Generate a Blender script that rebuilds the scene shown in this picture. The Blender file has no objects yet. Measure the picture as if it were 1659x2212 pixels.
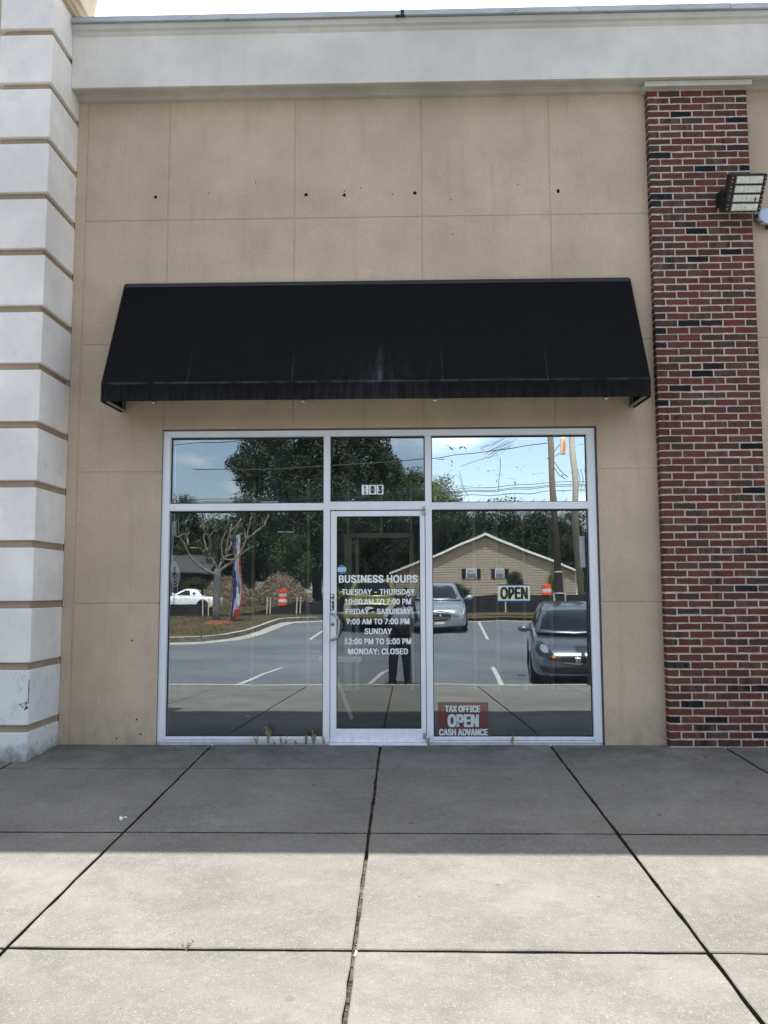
import bpy, bmesh, math, random
from mathutils import Vector, Matrix, noise
random.seed(7)
PI = math.pi
S = bpy.context.scene
COL = S.collection
rnd = random.random
def U(a, b): return a + (b - a) * random.random()

# ------------------------------------------------------------------ camera
cd = bpy.data.cameras.new('camera')
cam = bpy.data.objects.new('camera', cd)
COL.objects.link(cam)
S.camera = cam
Rv = Vector((0.99967147, 0.02540953, -0.00336217))
Uv = Vector((0.00575051, -0.0945138, 0.99550694))
Fv = Vector((-0.02497759, 0.99519922, 0.09462887))
M = Matrix((Rv, Uv, -Fv)).transposed().to_4x4()
M.translation = Vector((0, -7.585, 1.377))
cam.matrix_world = M
cd.sensor_fit = 'VERTICAL'
cd.sensor_height = 36.0
cd.lens = 36.0 * 1785.85 / 2212.0
cd.clip_start = 0.02
cd.clip_end = 900

# ------------------------------------------------------------------ world, sun, exposure
SUN_EL = math.radians(70.5)
w = bpy.data.worlds.new('World')
S.world = w
w.use_nodes = True
nt = w.node_tree
N, L = nt.nodes, nt.links
N.clear()
out = N.new('ShaderNodeOutputWorld')
bg = N.new('ShaderNodeBackground')
bg.inputs[1].default_value = 0.12
sky = N.new('ShaderNodeTexSky')
sky.sky_type = 'NISHITA'
sky.sun_disc = False
sky.sun_elevation = SUN_EL
sky.sun_rotation = math.radians(0)
sky.dust_density = 1.6
sky.air_density = 1.1
tc = N.new('ShaderNodeTexCoord')
sep = N.new('ShaderNodeSeparateXYZ')
L.new(tc.outputs['Generated'], sep.inputs[0])
mz = N.new('ShaderNodeMath'); mz.operation = 'MAXIMUM'; mz.inputs[1].default_value = 0.0
L.new(sep.outputs['Z'], mz.inputs[0])
az = N.new('ShaderNodeMath'); az.operation = 'ADD'; az.inputs[1].default_value = 0.22
L.new(mz.outputs[0], az.inputs[0])
dv = N.new('ShaderNodeVectorMath'); dv.operation = 'DIVIDE'
cb = N.new('ShaderNodeCombineXYZ')
for i in range(3): L.new(az.outputs[0], cb.inputs[i])
L.new(tc.outputs['Generated'], dv.inputs[0]); L.new(cb.outputs[0], dv.inputs[1])
mpg = N.new('ShaderNodeMapping'); mpg.inputs['Location'].default_value = (3.1, 1.35, 0.4)
L.new(dv.outputs[0], mpg.inputs[0])
cn = N.new('ShaderNodeTexNoise'); cn.inputs['Scale'].default_value = 1.5; cn.inputs['Detail'].default_value = 7; cn.inputs['Roughness'].default_value = 0.52
L.new(mpg.outputs[0], cn.inputs['Vector'])
cr = N.new('ShaderNodeValToRGB')
cr.color_ramp.elements[0].position = 0.50; cr.color_ramp.elements[0].color = (0, 0, 0, 1)
cr.color_ramp.elements[1].position = 0.68; cr.color_ramp.elements[1].color = (1, 1, 1, 1)
L.new(cn.outputs['Fac'], cr.inputs[0])
# thin bright veil towards the sun's side of the sky
veil = N.new('ShaderNodeMapRange'); veil.inputs['From Min'].default_value = -0.5; veil.inputs['From Max'].default_value = 0.75
veil.inputs['To Min'].default_value = 0.06; veil.inputs['To Max'].default_value = 0.95
L.new(sep.outputs['Y'], veil.inputs[0])
mx = N.new('ShaderNodeMath'); mx.operation = 'MAXIMUM'
cm = N.new('ShaderNodeMath'); cm.operation = 'MULTIPLY'; cm.inputs[1].default_value = 0.75
L.new(cr.outputs[0], cm.inputs[0])
L.new(cm.outputs[0], mx.inputs[0]); L.new(veil.outputs[0], mx.inputs[1])
mixs = N.new('ShaderNodeMixRGB'); mixs.inputs[2].default_value = (9.9, 9.55, 9.2, 1)
L.new(mx.outputs[0], mixs.inputs[0]); L.new(sky.outputs[0], mixs.inputs[1])
L.new(mixs.outputs[0], bg.inputs[0]); L.new(bg.outputs[0], out.inputs[0])

sl = bpy.data.lights.new('sun', 'SUN')
sl.energy = 5.0
sl.angle = math.radians(0.5)
sl.color = (1.0, 0.955, 0.88)
so = bpy.data.objects.new('sun', sl)
COL.objects.link(so)
so.rotation_euler = (-(PI / 2 - SUN_EL), 0, 0)       # light comes from +Y, high: shadows fall towards -Y
S.view_settings.view_transform = 'Standard'
S.view_settings.look = 'None'
S.view_settings.exposure = 1.08
S.view_settings.gamma = 1.0
S.view_settings.use_curve_mapping = False
S.render.engine = 'CYCLES'
S.cycles.max_bounces = 9
S.cycles.transparent_max_bounces = 12
S.cycles.glossy_bounces = 4

# ------------------------------------------------------------------ materials
MATS = {}
class NB:
    def __init__(s, name, rough=0.8, metal=0.0, spec=0.4):
        s.m = bpy.data.materials.new(name); s.m.use_nodes = True
        s.t = s.m.node_tree; s.n = s.t.nodes; s.l = s.t.links
        s.b = s.n['Principled BSDF']
        s.b.inputs['Roughness'].default_value = rough
        s.b.inputs['Metallic'].default_value = metal
        s.b.inputs['Specular IOR Level'].default_value = spec
        s.g = s.n.new('ShaderNodeNewGeometry')
        MATS[name] = s.m
    def pos(s, scale=(1, 1, 1)):
        m = s.n.new('ShaderNodeMapping'); m.inputs['Scale'].default_value = scale
        s.l.new(s.g.outputs['Position'], m.inputs[0]); return m.outputs[0]
    def objpos(s, scale=(1, 1, 1)):
        c = s.n.new('ShaderNodeTexCoord'); m = s.n.new('ShaderNodeMapping'); m.inputs['Scale'].default_value = scale
        s.l.new(c.outputs['Object'], m.inputs[0]); return m.outputs[0]
    def noise(s, scale, detail=4, rough=0.55, vec=None, dist=0.0):
        n = s.n.new('ShaderNodeTexNoise'); n.inputs['Scale'].default_value = scale; n.inputs['Detail'].default_value = detail
        n.inputs['Roughness'].default_value = rough; n.inputs['Distortion'].default_value = dist
        s.l.new(vec if vec else s.g.outputs['Position'], n.inputs['Vector']); return n.outputs['Fac']
    def vor(s, scale, vec=None, out='Distance', feature='F1'):
        n = s.n.new('ShaderNodeTexVoronoi'); n.inputs['Scale'].default_value = scale; n.feature = feature
        s.l.new(vec if vec else s.g.outputs['Position'], n.inputs['Vector']); return n.outputs[out]
    def ramp(s, v, a, b, lo=0.0, hi=1.0):
        n = s.n.new('ShaderNodeMapRange'); n.inputs['From Min'].default_value = a; n.inputs['From Max'].default_value = b
        n.inputs['To Min'].default_value = lo; n.inputs['To Max'].default_value = hi
        s.l.new(v, n.inputs[0]); return n.outputs[0]
    def mix(s, f, a, b, mode='MIX'):
        n = s.n.new('ShaderNodeMixRGB'); n.blend_type = mode
        for i, v in ((0, f), (1, a), (2, b)):
            if isinstance(v, (int, float)): n.inputs[i].default_value = v if i == 0 else (v, v, v, 1)
            elif isinstance(v, tuple): n.inputs[i].default_value = (*v, 1) if len(v) == 3 else v
            else: s.l.new(v, n.inputs[i])
        return n.outputs[0]
    def math(s, op, a, b=0.0):
        n = s.n.new('ShaderNodeMath'); n.operation = op
        for i, v in ((0, a), (1, b)):
            if isinstance(v, (int, float)): n.inputs[i].default_value = v
            else: s.l.new(v, n.inputs[i])
        return n.outputs[0]
    def sepz(s, axis='Z'):
        n = s.n.new('ShaderNodeSeparateXYZ'); s.l.new(s.g.outputs['Position'], n.inputs[0]); return n.outputs[axis]
    def color(s, c):
        if isinstance(c, tuple): s.b.inputs['Base Color'].default_value = (*c, 1)
        else: s.l.new(c, s.b.inputs['Base Color'])
        return s
    def rough(s, c): s.l.new(c, s.b.inputs['Roughness']); return s
    def bump(s, h, strength=0.5, dist=0.002):
        n = s.n.new('ShaderNodeBump'); n.inputs['Strength'].default_value = strength; n.inputs['Distance'].default_value = dist
        s.l.new(h, n.inputs['Height']); s.l.new(n.outputs[0], s.b.inputs['Normal']); return s

def simple(name, col, rough=0.6, metal=0.0, var=0.12, scale=6, spec=0.4, coat=0.0, bump=0.0, bscale=200):
    b = NB(name, rough, metal, spec)
    f = b.noise(scale, 5)
    lo = tuple(c * (1 - var) for c in col); hi = tuple(min(1, c * (1 + var)) for c in col)
    b.color(b.mix(b.ramp(f, .3, .7), lo, hi))
    if coat: b.b.inputs['Coat Weight'].default_value = coat; b.b.inputs['Coat Roughness'].default_value = 0.04
    if bump: b.bump(b.noise(bscale, 2), bump, 0.002)
    return b.m

def stucco(name, col, stain=(0.55, 0.5, 0.43), streak=0.35, grit=0.25, tint=None):
    b = NB(name, 0.92, 0, 0.2)
    big = b.noise(1.1, 6, 0.6)
    med = b.noise(5.5, 5, 0.6)
    fine = b.math('ADD', b.math('MULTIPLY', b.noise(52, 4, 0.8), .6), b.math('MULTIPLY', b.noise(170, 2, .7), .4))
    vs = b.noise(3.0, 5, 0.6, b.pos((3.2, 3.2, 0.35)))
    c = b.mix(b.ramp(big, .36, .64), tuple(x * .84 for x in col), tuple(min(1, x * 1.06) for x in col))
    c = b.mix(b.math('MULTIPLY', b.ramp(med, .52, .72), 0.55), c, tint if tint else tuple(x * y for x, y in zip(col, (.8, .8, .82))))
    c = b.mix(b.math('MULTIPLY', b.ramp(vs, .55, .78), streak), c, tuple(x * y for x, y in zip(col, stain)))
    z = b.sepz()
    low = b.math('MULTIPLY', b.ramp(z, 0.35, -0.02), b.ramp(b.noise(9, 5), .35, .7))
    c = b.mix(b.math('MULTIPLY', low, 0.35), c, (0.16, 0.15, 0.13))
    c = b.mix(grit, c, b.mix(b.ramp(fine, .3, .62), 0.45, 1.0), 'MULTIPLY')
    sp_ = b.ramp(b.vor(5.5, b.pos((1, 1, .8))), .022, .012)
    c = b.mix(b.math('MULTIPLY', sp_, .35), c, (.12, .10, .08))
    b.color(c)
    h = b.math('ADD', b.math('MULTIPLY', b.noise(230, 2), 0.7), b.noise(60, 3))
    b.bump(h, 0.55, 0.002)
    return b.m

stucco('tan_stucco', (0.62, 0.500, 0.370), grit=0.55, streak=.30, tint=(0.50, 0.42, 0.32))
stucco('groove_stucco', (0.56, 0.455, 0.325), grit=0.2)
stucco('band_stucco', (0.42, 0.335, 0.235))
stucco('white_stucco', (0.88, 0.855, 0.81), stain=(.82, .82, .8), streak=.25, grit=0.12, tint=(0.66, 0.67, 0.68))
stucco('fascia_stucco', (0.72, 0.69, 0.64), stain=(.8, .8, .78), streak=.3, grit=.1, tint=(.62, .61, .58))
stucco('cream_stucco', (0.56, 0.545, 0.49), stain=(.6, .6, .55), streak=.3, grit=.12)
stucco('tower_stucco', (0.62, 0.53, 0.40), grit=.12)

# weathered base block: white paint over dark grime
b = NB('grimy_white_stucco', 0.92, 0, .2)
z = b.sepz()
g = b.math('ADD', b.ramp(z, 0.20, -0.04, 0.0, 0.45), b.math('MULTIPLY', b.noise(7, 8, .7), 0.9))
c = b.mix(b.ramp(g, .62, .95), (0.70, 0.71, 0.71), (0.20, 0.20, 0.19))
c = b.mix(b.ramp(b.noise(30, 6, .7), .62, .7), c, (0.12, 0.12, .11))
b.color(c); b.bump(b.noise(150, 3), .5, .003)

# dented block edge
b = NB('chipped_white_stucco', 0.92, 0, .2)
cf = b.math('MULTIPLY', b.ramp(b.vor(1.0, b.pos((9, 9, 5))), .42, .30), b.ramp(b.noise(45, 6, .75), .50, .58))
c = b.mix(b.ramp(b.noise(1.6, 5), .35, .65), (0.68, .69, .70), (0.76, .77, .775))
c = b.mix(b.math('MULTIPLY', cf, .45), c, (0.33, .32, .30))
b.color(c); b.bump(b.noise(180, 3), .4, .002)

# metal coping
b = NB('coping_metal', 0.45, 0.0, .5)
c = b.mix(b.ramp(b.noise(2, 5), .4, .6), (0.42, .45, .48), (0.52, .55, .58))
c = b.mix(b.ramp(b.noise(14, 7, .7, b.pos((.5, 1, 3))), .60, .68), c, (0.18, .19, .2))
b.color(c)

# awning canvas: black, faded along the valance seam, dusty streaks near the middle
b = NB('awning_canvas', 0.88, 0, .12)
b.b.inputs['Sheen Weight'].default_value = 0.0
xx = b.sepz('X'); z = b.sepz()
near = b.math('SUBTRACT', 1.0, b.math('MINIMUM', b.math('ABSOLUTE', b.math('DIVIDE', b.math('ADD', xx, 0.21), 0.75)), 1.0))
low = b.ramp(z, 3.62, 3.10)
seam = b.ramp(b.math('ABSOLUTE', b.math('SUBTRACT', z, 3.195)), 0.016, 0.0)
st = b.ramp(b.noise(7, 6, .65, b.pos((4, 1, .5))), .45, .75)
dust = b.math('MULTIPLY', b.math('MULTIPLY', near, low), b.math('MULTIPLY', st, .42))
dust = b.math('ADD', dust, b.math('MULTIPLY', b.math('MULTIPLY', seam, b.ramp(b.noise(9, 5), .35, .65)), .9))
dust = b.math('ADD', dust, b.math('MULTIPLY', b.math('MULTIPLY', b.ramp(z, 3.2, 3.02), .30), b.ramp(b.noise(12, 5, .6, b.pos((3, 1, .4))), .35, .7)))
for px, hw in ((-0.98, .012), (-0.21, .02), (0.335, .012), (-0.215, .05), (-1.9, .008), (1.25, .008)):
    ln = b.math('MULTIPLY', b.ramp(b.math('ABSOLUTE', b.math('SUBTRACT', xx, px)), hw, hw * .3), b.ramp(z, 3.6, 3.2, 0, .55))
    ln = b.math('MULTIPLY', ln, b.ramp(z, 3.185, 3.195))
    dust = b.math('ADD', dust, b.math('MULTIPLY', ln, b.ramp(b.noise(11, 4), .3, .7)))
c = b.mix(b.math('MINIMUM', dust, 1.0), (0.0060, 0.0062, 0.0072), (0.062, 0.066, 0.068))
b.color(c); b.bump(b.noise(500, 1), .4, .001)

b = NB('aluminium', 0.42, 0.0, 0.5)
c = b.mix(b.ramp(b.noise(3, 5, .6, b.pos((1, 1, .3))), .35, .65), (0.76, 0.795, 0.85), (0.86, 0.885, 0.92))
lo = b.math('MULTIPLY', b.ramp(b.sepz(), .18, 0), b.ramp(b.noise(22, 6), .45, .62))
c = b.mix(b.math('MULTIPLY', lo, .22), c, (.25, .25, .25))
c = b.mix(b.math('MULTIPLY', b.ramp(b.noise(60, 5, .7), .62, .72), .35), c, (.3, .3, .3))
b.color(c)
simple('chip_grey', (0.22, 0.215, 0.20), .95, scale=40, var=.6)
simple('caulk', (0.10, 0.10, 0.105), .8)
simple('gasket', (0.008, 0.008, 0.009), .5)
simple('steel', (0.42, 0.44, 0.46), .32, .85)
simple('dark_metal', (0.02, 0.02, 0.022), .5)
simple('black_plastic', (0.012, 0.012, 0.013), .45)
simple('chrome', (0.80, 0.82, 0.85), .12, 1.0, var=.05)
simple('vinyl_white', (0.90, 0.91, 0.93), .5, var=.02)
simple('vinyl_black', (0.012, 0.012, 0.014), .5, var=.03)
simple('sticker_blue', (0.05, 0.25, 0.60), .5, var=.08)
simple('sticker_pale', (0.55, 0.70, 0.85), .5, var=.03)
for nm_, col_ in (('poster_red', (0.125, 0.018, 0.018)), ('poster_mint', (0.52, 0.66, 0.63)), ('sign_mint', (0.74, 0.82, 0.62)), ('sign_ink', (0.018, 0.018, 0.012))):
    simple(nm_, col_, .6, var=.05); q_ = MATS[nm_].node_tree.nodes['Principled BSDF']
    q_.inputs['Coat Weight'].default_value = 1.0; q_.inputs['Coat Roughness'].default_value = 0.01; q_.inputs['Coat IOR'].default_value = 1.55 if 'sign' in nm_ else 1.8
simple('sign_blue', (0.03, 0.07, 0.45), .5)
simple('cord_green', (0.62, 0.72, 0.60), .6)
simple('wood_raw', (0.86, 0.83, 0.66), .75, scale=3, var=.2)
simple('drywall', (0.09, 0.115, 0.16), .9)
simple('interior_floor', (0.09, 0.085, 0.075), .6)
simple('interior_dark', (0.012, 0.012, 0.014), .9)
simple('tar_roof', (0.12, 0.12, 0.12), .9)
simple('hole_black', (0.006, 0.006, 0.006), 1.0)
simple('bolt_white', (0.75, 0.75, 0.75), .5)
simple('lamp_blue', (0.50, 0.60, 0.75), .35, var=.04)
simple('tyre', (0.012, 0.012, 0.012), .75)
simple('glass_dark', (0.010, 0.014, 0.018), .06, spec=.45)
simple('rubber_trim', (0.015, 0.015, 0.015), .6)
simple('lamp_glass', (0.30, 0.33, 0.36), .08, .3, spec=.9)
simple('amber', (0.75, 0.20, 0.02), .2)
simple('tail_red', (0.5, 0.02, 0.02), .2)
simple('paint_silver', (0.36, 0.41, 0.47), .30, .55, coat=1.0, var=.03)
simple('paint_grey', (0.13, 0.145, 0.175), .30, .6, coat=1.0, var=.03)
simple('paint_white', (0.78, 0.80, 0.82), .25, coat=1.0, var=.03)
simple('paint_yellow', (0.30, 0.275, 0.05), .28, .2, coat=1.0, var=.03)
simple('barrel_orange', (0.85, 0.085, 0.02), .5)
simple('barrel_white', (0.62, 0.60, 0.62), .4)
simple('pole_wood', (0.105, 0.090, 0.075), .85, scale=14, var=.35)
simple('pole_grey', (0.26, 0.25, 0.22), .85, scale=14, var=.25)
simple('wrap_dark', (0.035, 0.025, 0.028), .6)
simple('cable', (0.03, 0.03, 0.03), .6)
simple('transformer_grey', (0.50, 0.44, 0.38), .5)
simple('rust', (0.45, 0.13, 0.05), .8)
simple('stake_wood', (0.55, 0.50, 0.40), .8)
simple('silt_fabric', (0.012, 0.013, 0.018), .6, scale=3, var=.4)
simple('bark_pale', (0.21, 0.19, 0.165), .85, scale=11, var=.6, bump=1, bscale=50)
simple('trunk_grey', (0.13, 0.125, 0.12), .85, scale=9, var=.35)
simple('bark_dark', (0.035, 0.03, 0.025), .9, scale=9, var=.4)
simple('flag_red', (0.42, 0.05, 0.04), .7)
simple('flag_white', (0.52, 0.55, 0.62), .7)
simple('flag_blue', (0.035, 0.05, 0.17), .7)
simple('siding', (0.36, 0.31, 0.24), .7, var=.06)
simple('soffit_white', (0.80, 0.81, 0.82), .6)
simple('shingles', (0.06, 0.06, 0.065), .9, scale=8, var=.3)
simple('shutter_black', (0.012, 0.014, 0.018), .6)
simple('blind_grey', (0.35, 0.42, 0.48), .5)
simple('dark_brick_wall', (0.05, 0.035, 0.03), .9)
simple('kerb_concrete', (0.40, 0.38, 0.33), .9, scale=5, var=.18)
simple('kerb_stained', (0.13, 0.12, 0.105), .9, scale=5, var=.4)
simple('line_paint', (0.46, 0.46, 0.44), .8, scale=14, var=.25)
simple('weed_dry', (0.42, 0.33, 0.19), .9, scale=30, var=.25)
simple('weed_green', (0.24, 0.24, 0.12), .9, scale=30, var=.25)
simple('skin', (0.10, 0.05, 0.03), .55)
simple('hair', (0.01, 0.008, 0.007), .8)
simple('shirt_blue', (0.30, 0.34, 0.44), .85, scale=20)
simple('shirt_dark', (0.02, 0.022, 0.028), .85)
simple('jeans', (0.014, 0.017, 0.028), .85, scale=30, var=.3)
simple('shoe', (0.03, 0.03, 0.03), .6)
simple('chip_wood', (0.20, 0.16, 0.115), .9, scale=4, var=.4)
simple('chip_pale', (0.38, 0.335, 0.26), .9, scale=4, var=.3)
simple('mulch_dark', (0.12, 0.075, 0.045), .95, scale=6, var=.4, bump=1.0, bscale=20)
simple('mulch_orange', (0.20, 0.075, 0.032), .95, scale=12, var=.3, bump=1.0, bscale=40)
simple('paper_scrap', (0.75, 0.76, 0.74), .8)
simple('grit_brown', (0.20, 0.15, 0.10), .95)

# floodlight lens: moulded optics over white boards, unlit
b = NB('lens_optic', 0.25, 0, .6)
v = b.vor(22, b.objpos((1.0, 1.0, 1.0)))
b.color(b.mix(b.ramp(v, .0, .6), (0.86, .88, .80), (0.66, .70, .63))); b.bump(v, .6, .004)
b = NB('lens_rim', 0.3, 0.2, .6); b.color((0.30, .32, .30))

# brick: tone attribute drives the colour of each brick
b = NB('brick_clay', 0.86, 0, .25)
at = b.n.new('ShaderNodeAttribute'); at.attribute_name = 'tone'
rp = b.n.new('ShaderNodeValToRGB'); rp.color_ramp.interpolation = 'LINEAR'
els = [(0.0, (.200, .060, .040)), (.30, (.165, .051, .036)), (.50, (.130, .047, .035)), (.66, (.098, .046, .034)), (.80, (.085, .054, .042)), (.88, (.036, .024, .022)), (.93, (.010, .012, .016)), (1.0, (.012, .016, .026))]
rp.color_ramp.elements[0].position = 0; rp.color_ramp.elements[0].color = (*els[0][1], 1)
rp.color_ramp.elements[1].position = 1; rp.color_ramp.elements[1].color = (*els[-1][1], 1)
for p, c in els[1:-1]:
    e = rp.color_ramp.elements.new(p); e.color = (*c, 1)
b.l.new(at.outputs['Fac'], rp.inputs[0])
at2 = b.n.new('ShaderNodeAttribute'); at2.attribute_name = 'blotch'
bl = b.math('MULTIPLY', b.ramp(b.noise(11, 4, .6, b.pos((1.6, 1, .45))), .46, .64), at2.outputs['Fac'])
c = b.mix(bl, rp.outputs[0], (.155, .120, .095))
c = b.mix(b.math('MULTIPLY', b.ramp(b.noise(6, 3, .5, b.pos((2, 1, .3))), .60, .66), b.math('MULTIPLY', at2.outputs['Fac'], .8)), c, (.02, .018, .02))
c = b.mix(b.math('MULTIPLY', b.ramp(b.noise(260, 3), .3, .7), .5), c, 0.0)
c = b.mix(b.ramp(b.noise(75, 4, .6), .735, .76), c, (.55, .47, .43))
b.color(c); b.bump(b.noise(240, 4, .7), .8, .003)
b = NB('mortar', .95, 0, .15)
c = b.mix(b.ramp(b.noise(14, 5), .3, .7), (.44, .37, .33), (.62, .54, .49))
c = b.mix(b.ramp(b.noise(2.2, 4), .5, .8, 0, .45), c, (.36, .31, .28))
b.color(c); b.bump(b.noise(140, 4), 1.0, .004)

# sidewalk concrete with exposed pale aggregate
b = NB('concrete', 0.9, 0, .25)
c = b.mix(b.ramp(b.noise(1.3, 6, .6), .35, .65), (.132, .127, .113), (.212, .203, .178))
c = b.mix(b.math('MULTIPLY', b.ramp(b.noise(5, 7, .7), .45, .68), .6), c, (.115, .11, .098))
c = b.mix(b.math('MULTIPLY', b.ramp(b.noise(19, 6, .75), .5, .66), .45), c, (.25, .24, .215))
c = b.mix(b.math('MULTIPLY', b.ramp(b.noise(0.8, 4, .6, b.pos((1, 2.5, 1))), .50, .66), .35), c, (.17, .155, .13))
oi_ = b.n.new('ShaderNodeObjectInfo')
c = b.mix(b.math('MULTIPLY', oi_.outputs['Random'], .22), c, (.11, .105, .095))
spk = b.ramp(b.noise(110, 4, .8), .55, .66)
c = b.mix(b.math('MULTIPLY', spk, .70), c, (.46, .45, .41))
lgt = b.ramp(b.noise(2.2, 7, .7, b.pos((1, .5, 1))), .60, .72)
c = b.mix(b.math('MULTIPLY', lgt, .25), c, (.30, .29, .26))
crk = b.math('MULTIPLY', b.ramp(b.noise(1.7, 6, .7), .496, .4995), b.ramp(b.noise(1.7, 6, .7), .5035, .500))
c = b.mix(b.math('MULTIPLY', crk, b.ramp(b.noise(.9, 2), .52, .6, 0, .5)), c, (.30, .29, .26))
gum = b.ramp(b.vor(2.3), .055, .045)
c = b.mix(b.math('MULTIPLY', gum, .30), c, (.07, .068, .06))
spd = b.ramp(b.noise(120, 3, .7, b.pos((1.1, .8, 1))), .40, .30)
c = b.mix(b.math('MULTIPLY', spd, .75), c, (.06, .056, .05))
dsp = b.ramp(b.vor(3.1, b.pos((1, 1.6, 1))), .035, .02)
c = b.mix(b.math('MULTIPLY', dsp, .75), c, (.035, .034, .03))
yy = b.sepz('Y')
wall_shade = b.math('MULTIPLY', b.ramp(yy, -1.3, -0.1, 0.0, .85), b.ramp(b.noise(2.0, 7, .7), .38, .6))  # patchy darkening towards the wall: shade painted into the concrete, over some staining
c = b.mix(wall_shade, c, (.085, .083, .080))
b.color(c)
h = b.math('ADD', b.math('MULTIPLY', spk, .6), b.noise(60, 5, .7))
b.bump(h, .7, .003)
b = NB('joint_dirt', .95, 0, .1)
c = b.mix(b.ramp(b.noise(14, 6, .7), .38, .62), (.020, .018, .015), (.13, .108, .082))
b.color(c); b.bump(b.noise(70, 4), 1, .005)

simple('joint_dark', (.045, .040, .034), .95, scale=30, var=.5)
b = NB('asphalt', .85, 0, .3)
c = b.mix(b.ramp(b.noise(.45, 6, .6, b.pos((.5, 1.2, 1))), .35, .65), (.098, .106, .118), (.160, .168, .180))
c = b.mix(b.math('MULTIPLY', b.ramp(b.noise(1.1, 6, .65, b.pos((.35, 2, 1))), .58, .68), .6), c, (.085, .09, .10))
c = b.mix(b.math('MULTIPLY', b.ramp(b.noise(120, 3), .55, .7), .5), c, (.26, .26, .27))
b.color(c); b.bump(b.noise(90, 3), .6, .004)

b = NB('terrain_soil', .95, 0, .1)
c = b.mix(b.ramp(b.noise(.7, 7, .65), .42, .6), (.060, .060, .026), (.125, .085, .048))
c = b.mix(b.ramp(b.noise(7, 6, .7), .45, .7), c, (.16, .125, .08))
b.color(c); b.bump(b.noise(14, 6, .7), 1, .05)

def leafmat(name, dark, light):
    b = NB(name, .55, 0, .3)
    oi = b.n.new('ShaderNodeObjectInfo')
    c = b.mix(b.ramp(b.noise(.8, 5, .6), .35, .65), dark, light)
    c = b.mix(b.math('MULTIPLY', oi.outputs['Random'], .35), c, tuple(x * .55 for x in dark))
    b.color(c)
    tr = b.n.new('ShaderNodeBsdfTranslucent'); b.l.new(c, tr.inputs[0])
    ms = b.n.new('ShaderNodeMixShader'); ms.inputs[0].default_value = .22
    b.l.new(b.b.outputs[0], ms.inputs[1]); b.l.new(tr.outputs[0], ms.inputs[2])
    b.l.new(ms.outputs[0], b.n['Material Output'].inputs[0])
leafmat('leaf_dark', (.016, .030, .011), (.042, .068, .022))
leafmat('leaf_mid', (.026, .048, .016), (.062, .095, .030))
leafmat('leaf_light', (.055, .095, .03), (.13, .18, .06))
leafmat('grass_blade', (.06, .075, .025), (.15, .13, .06))

def glassmat(name, refl, tint, warp, wscale, gcol=(.86, .94, 1.0)):
    m = bpy.data.materials.new(name); m.use_nodes = True; MATS[name] = m
    t = m.node_tree; n = t.nodes; l = t.links; n.clear()
    o = n.new('ShaderNodeOutputMaterial'); mixn = n.new('ShaderNodeMixShader')
    tr = n.new('ShaderNodeBsdfTransparent'); tr.inputs[0].default_value = (*tint, 1)
    gl = n.new('ShaderNodeBsdfGlossy'); gl.inputs['Roughness'].default_value = 0.0; gl.inputs[0].default_value = (*gcol, 1)
    fr = n.new('ShaderNodeFresnel'); fr.inputs[0].default_value = 1.5
    mr = n.new('ShaderNodeMapRange'); mr.inputs['From Min'].default_value = .04; mr.inputs['From Max'].default_value = 1
    mr.inputs['To Min'].default_value = refl; mr.inputs['To Max'].default_value = 1
    l.new(fr.outputs[0], mr.inputs[0])
    g = n.new('ShaderNodeNewGeometry')
    mp = n.new('ShaderNodeMapping'); mp.inputs['Scale'].default_value = (1, 1, .8); l.new(g.outputs['Position'], mp.inputs[0])
    ns = n.new('ShaderNodeTexNoise'); ns.inputs['Scale'].default_value = wscale; ns.inputs['Detail'].default_value = 1; l.new(mp.outputs[0], ns.inputs['Vector'])
    bp = n.new('ShaderNodeBump'); bp.inputs['Strength'].default_value = 1.0; bp.inputs['Distance'].default_value = warp
    l.new(ns.outputs['Fac'], bp.inputs['Height']); l.new(bp.outputs[0], gl.inputs['Normal'])
    l.new(mr.outputs[0], mixn.inputs[0]); l.new(tr.outputs[0], mixn.inputs[1]); l.new(gl.outputs[0], mixn.inputs[2])
    df = n.new('ShaderNodeBsdfDiffuse'); df.inputs[0].default_value = (.62, .66, .70, 1)
    mp2 = n.new('ShaderNodeMapping'); mp2.inputs['Scale'].default_value = (5, 1, .9); l.new(g.outputs['Position'], mp2.inputs[0])
    n2 = n.new('ShaderNodeTexNoise'); n2.inputs['Scale'].default_value = 1.4; n2.inputs['Detail'].default_value = 6; n2.inputs['Roughness'].default_value = .65; l.new(mp2.outputs[0], n2.inputs['Vector'])
    r2 = n.new('ShaderNodeMapRange'); r2.inputs['From Min'].default_value = .35; r2.inputs['From Max'].default_value = .75; r2.inputs['To Min'].default_value = .003; r2.inputs['To Max'].default_value = .026; l.new(n2.outputs['Fac'], r2.inputs[0])
    m3 = n.new('ShaderNodeMixShader'); l.new(r2.outputs[0], m3.inputs[0]); l.new(mixn.outputs[0], m3.inputs[1]); l.new(df.outputs[0], m3.inputs[2])
    l.new(m3.outputs[0], o.inputs[0])
    return m
glassmat('window_glass', .205, (.98, 1.0, 1.0), .0012, 1.5)
glassmat('door_glass', .115, (.97, .99, .97), .0004, 1.5)
m = glassmat('mirror_film', .80, (.2, .22, .24), .0012, 1.8, (.90, .97, 1.0))
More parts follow.
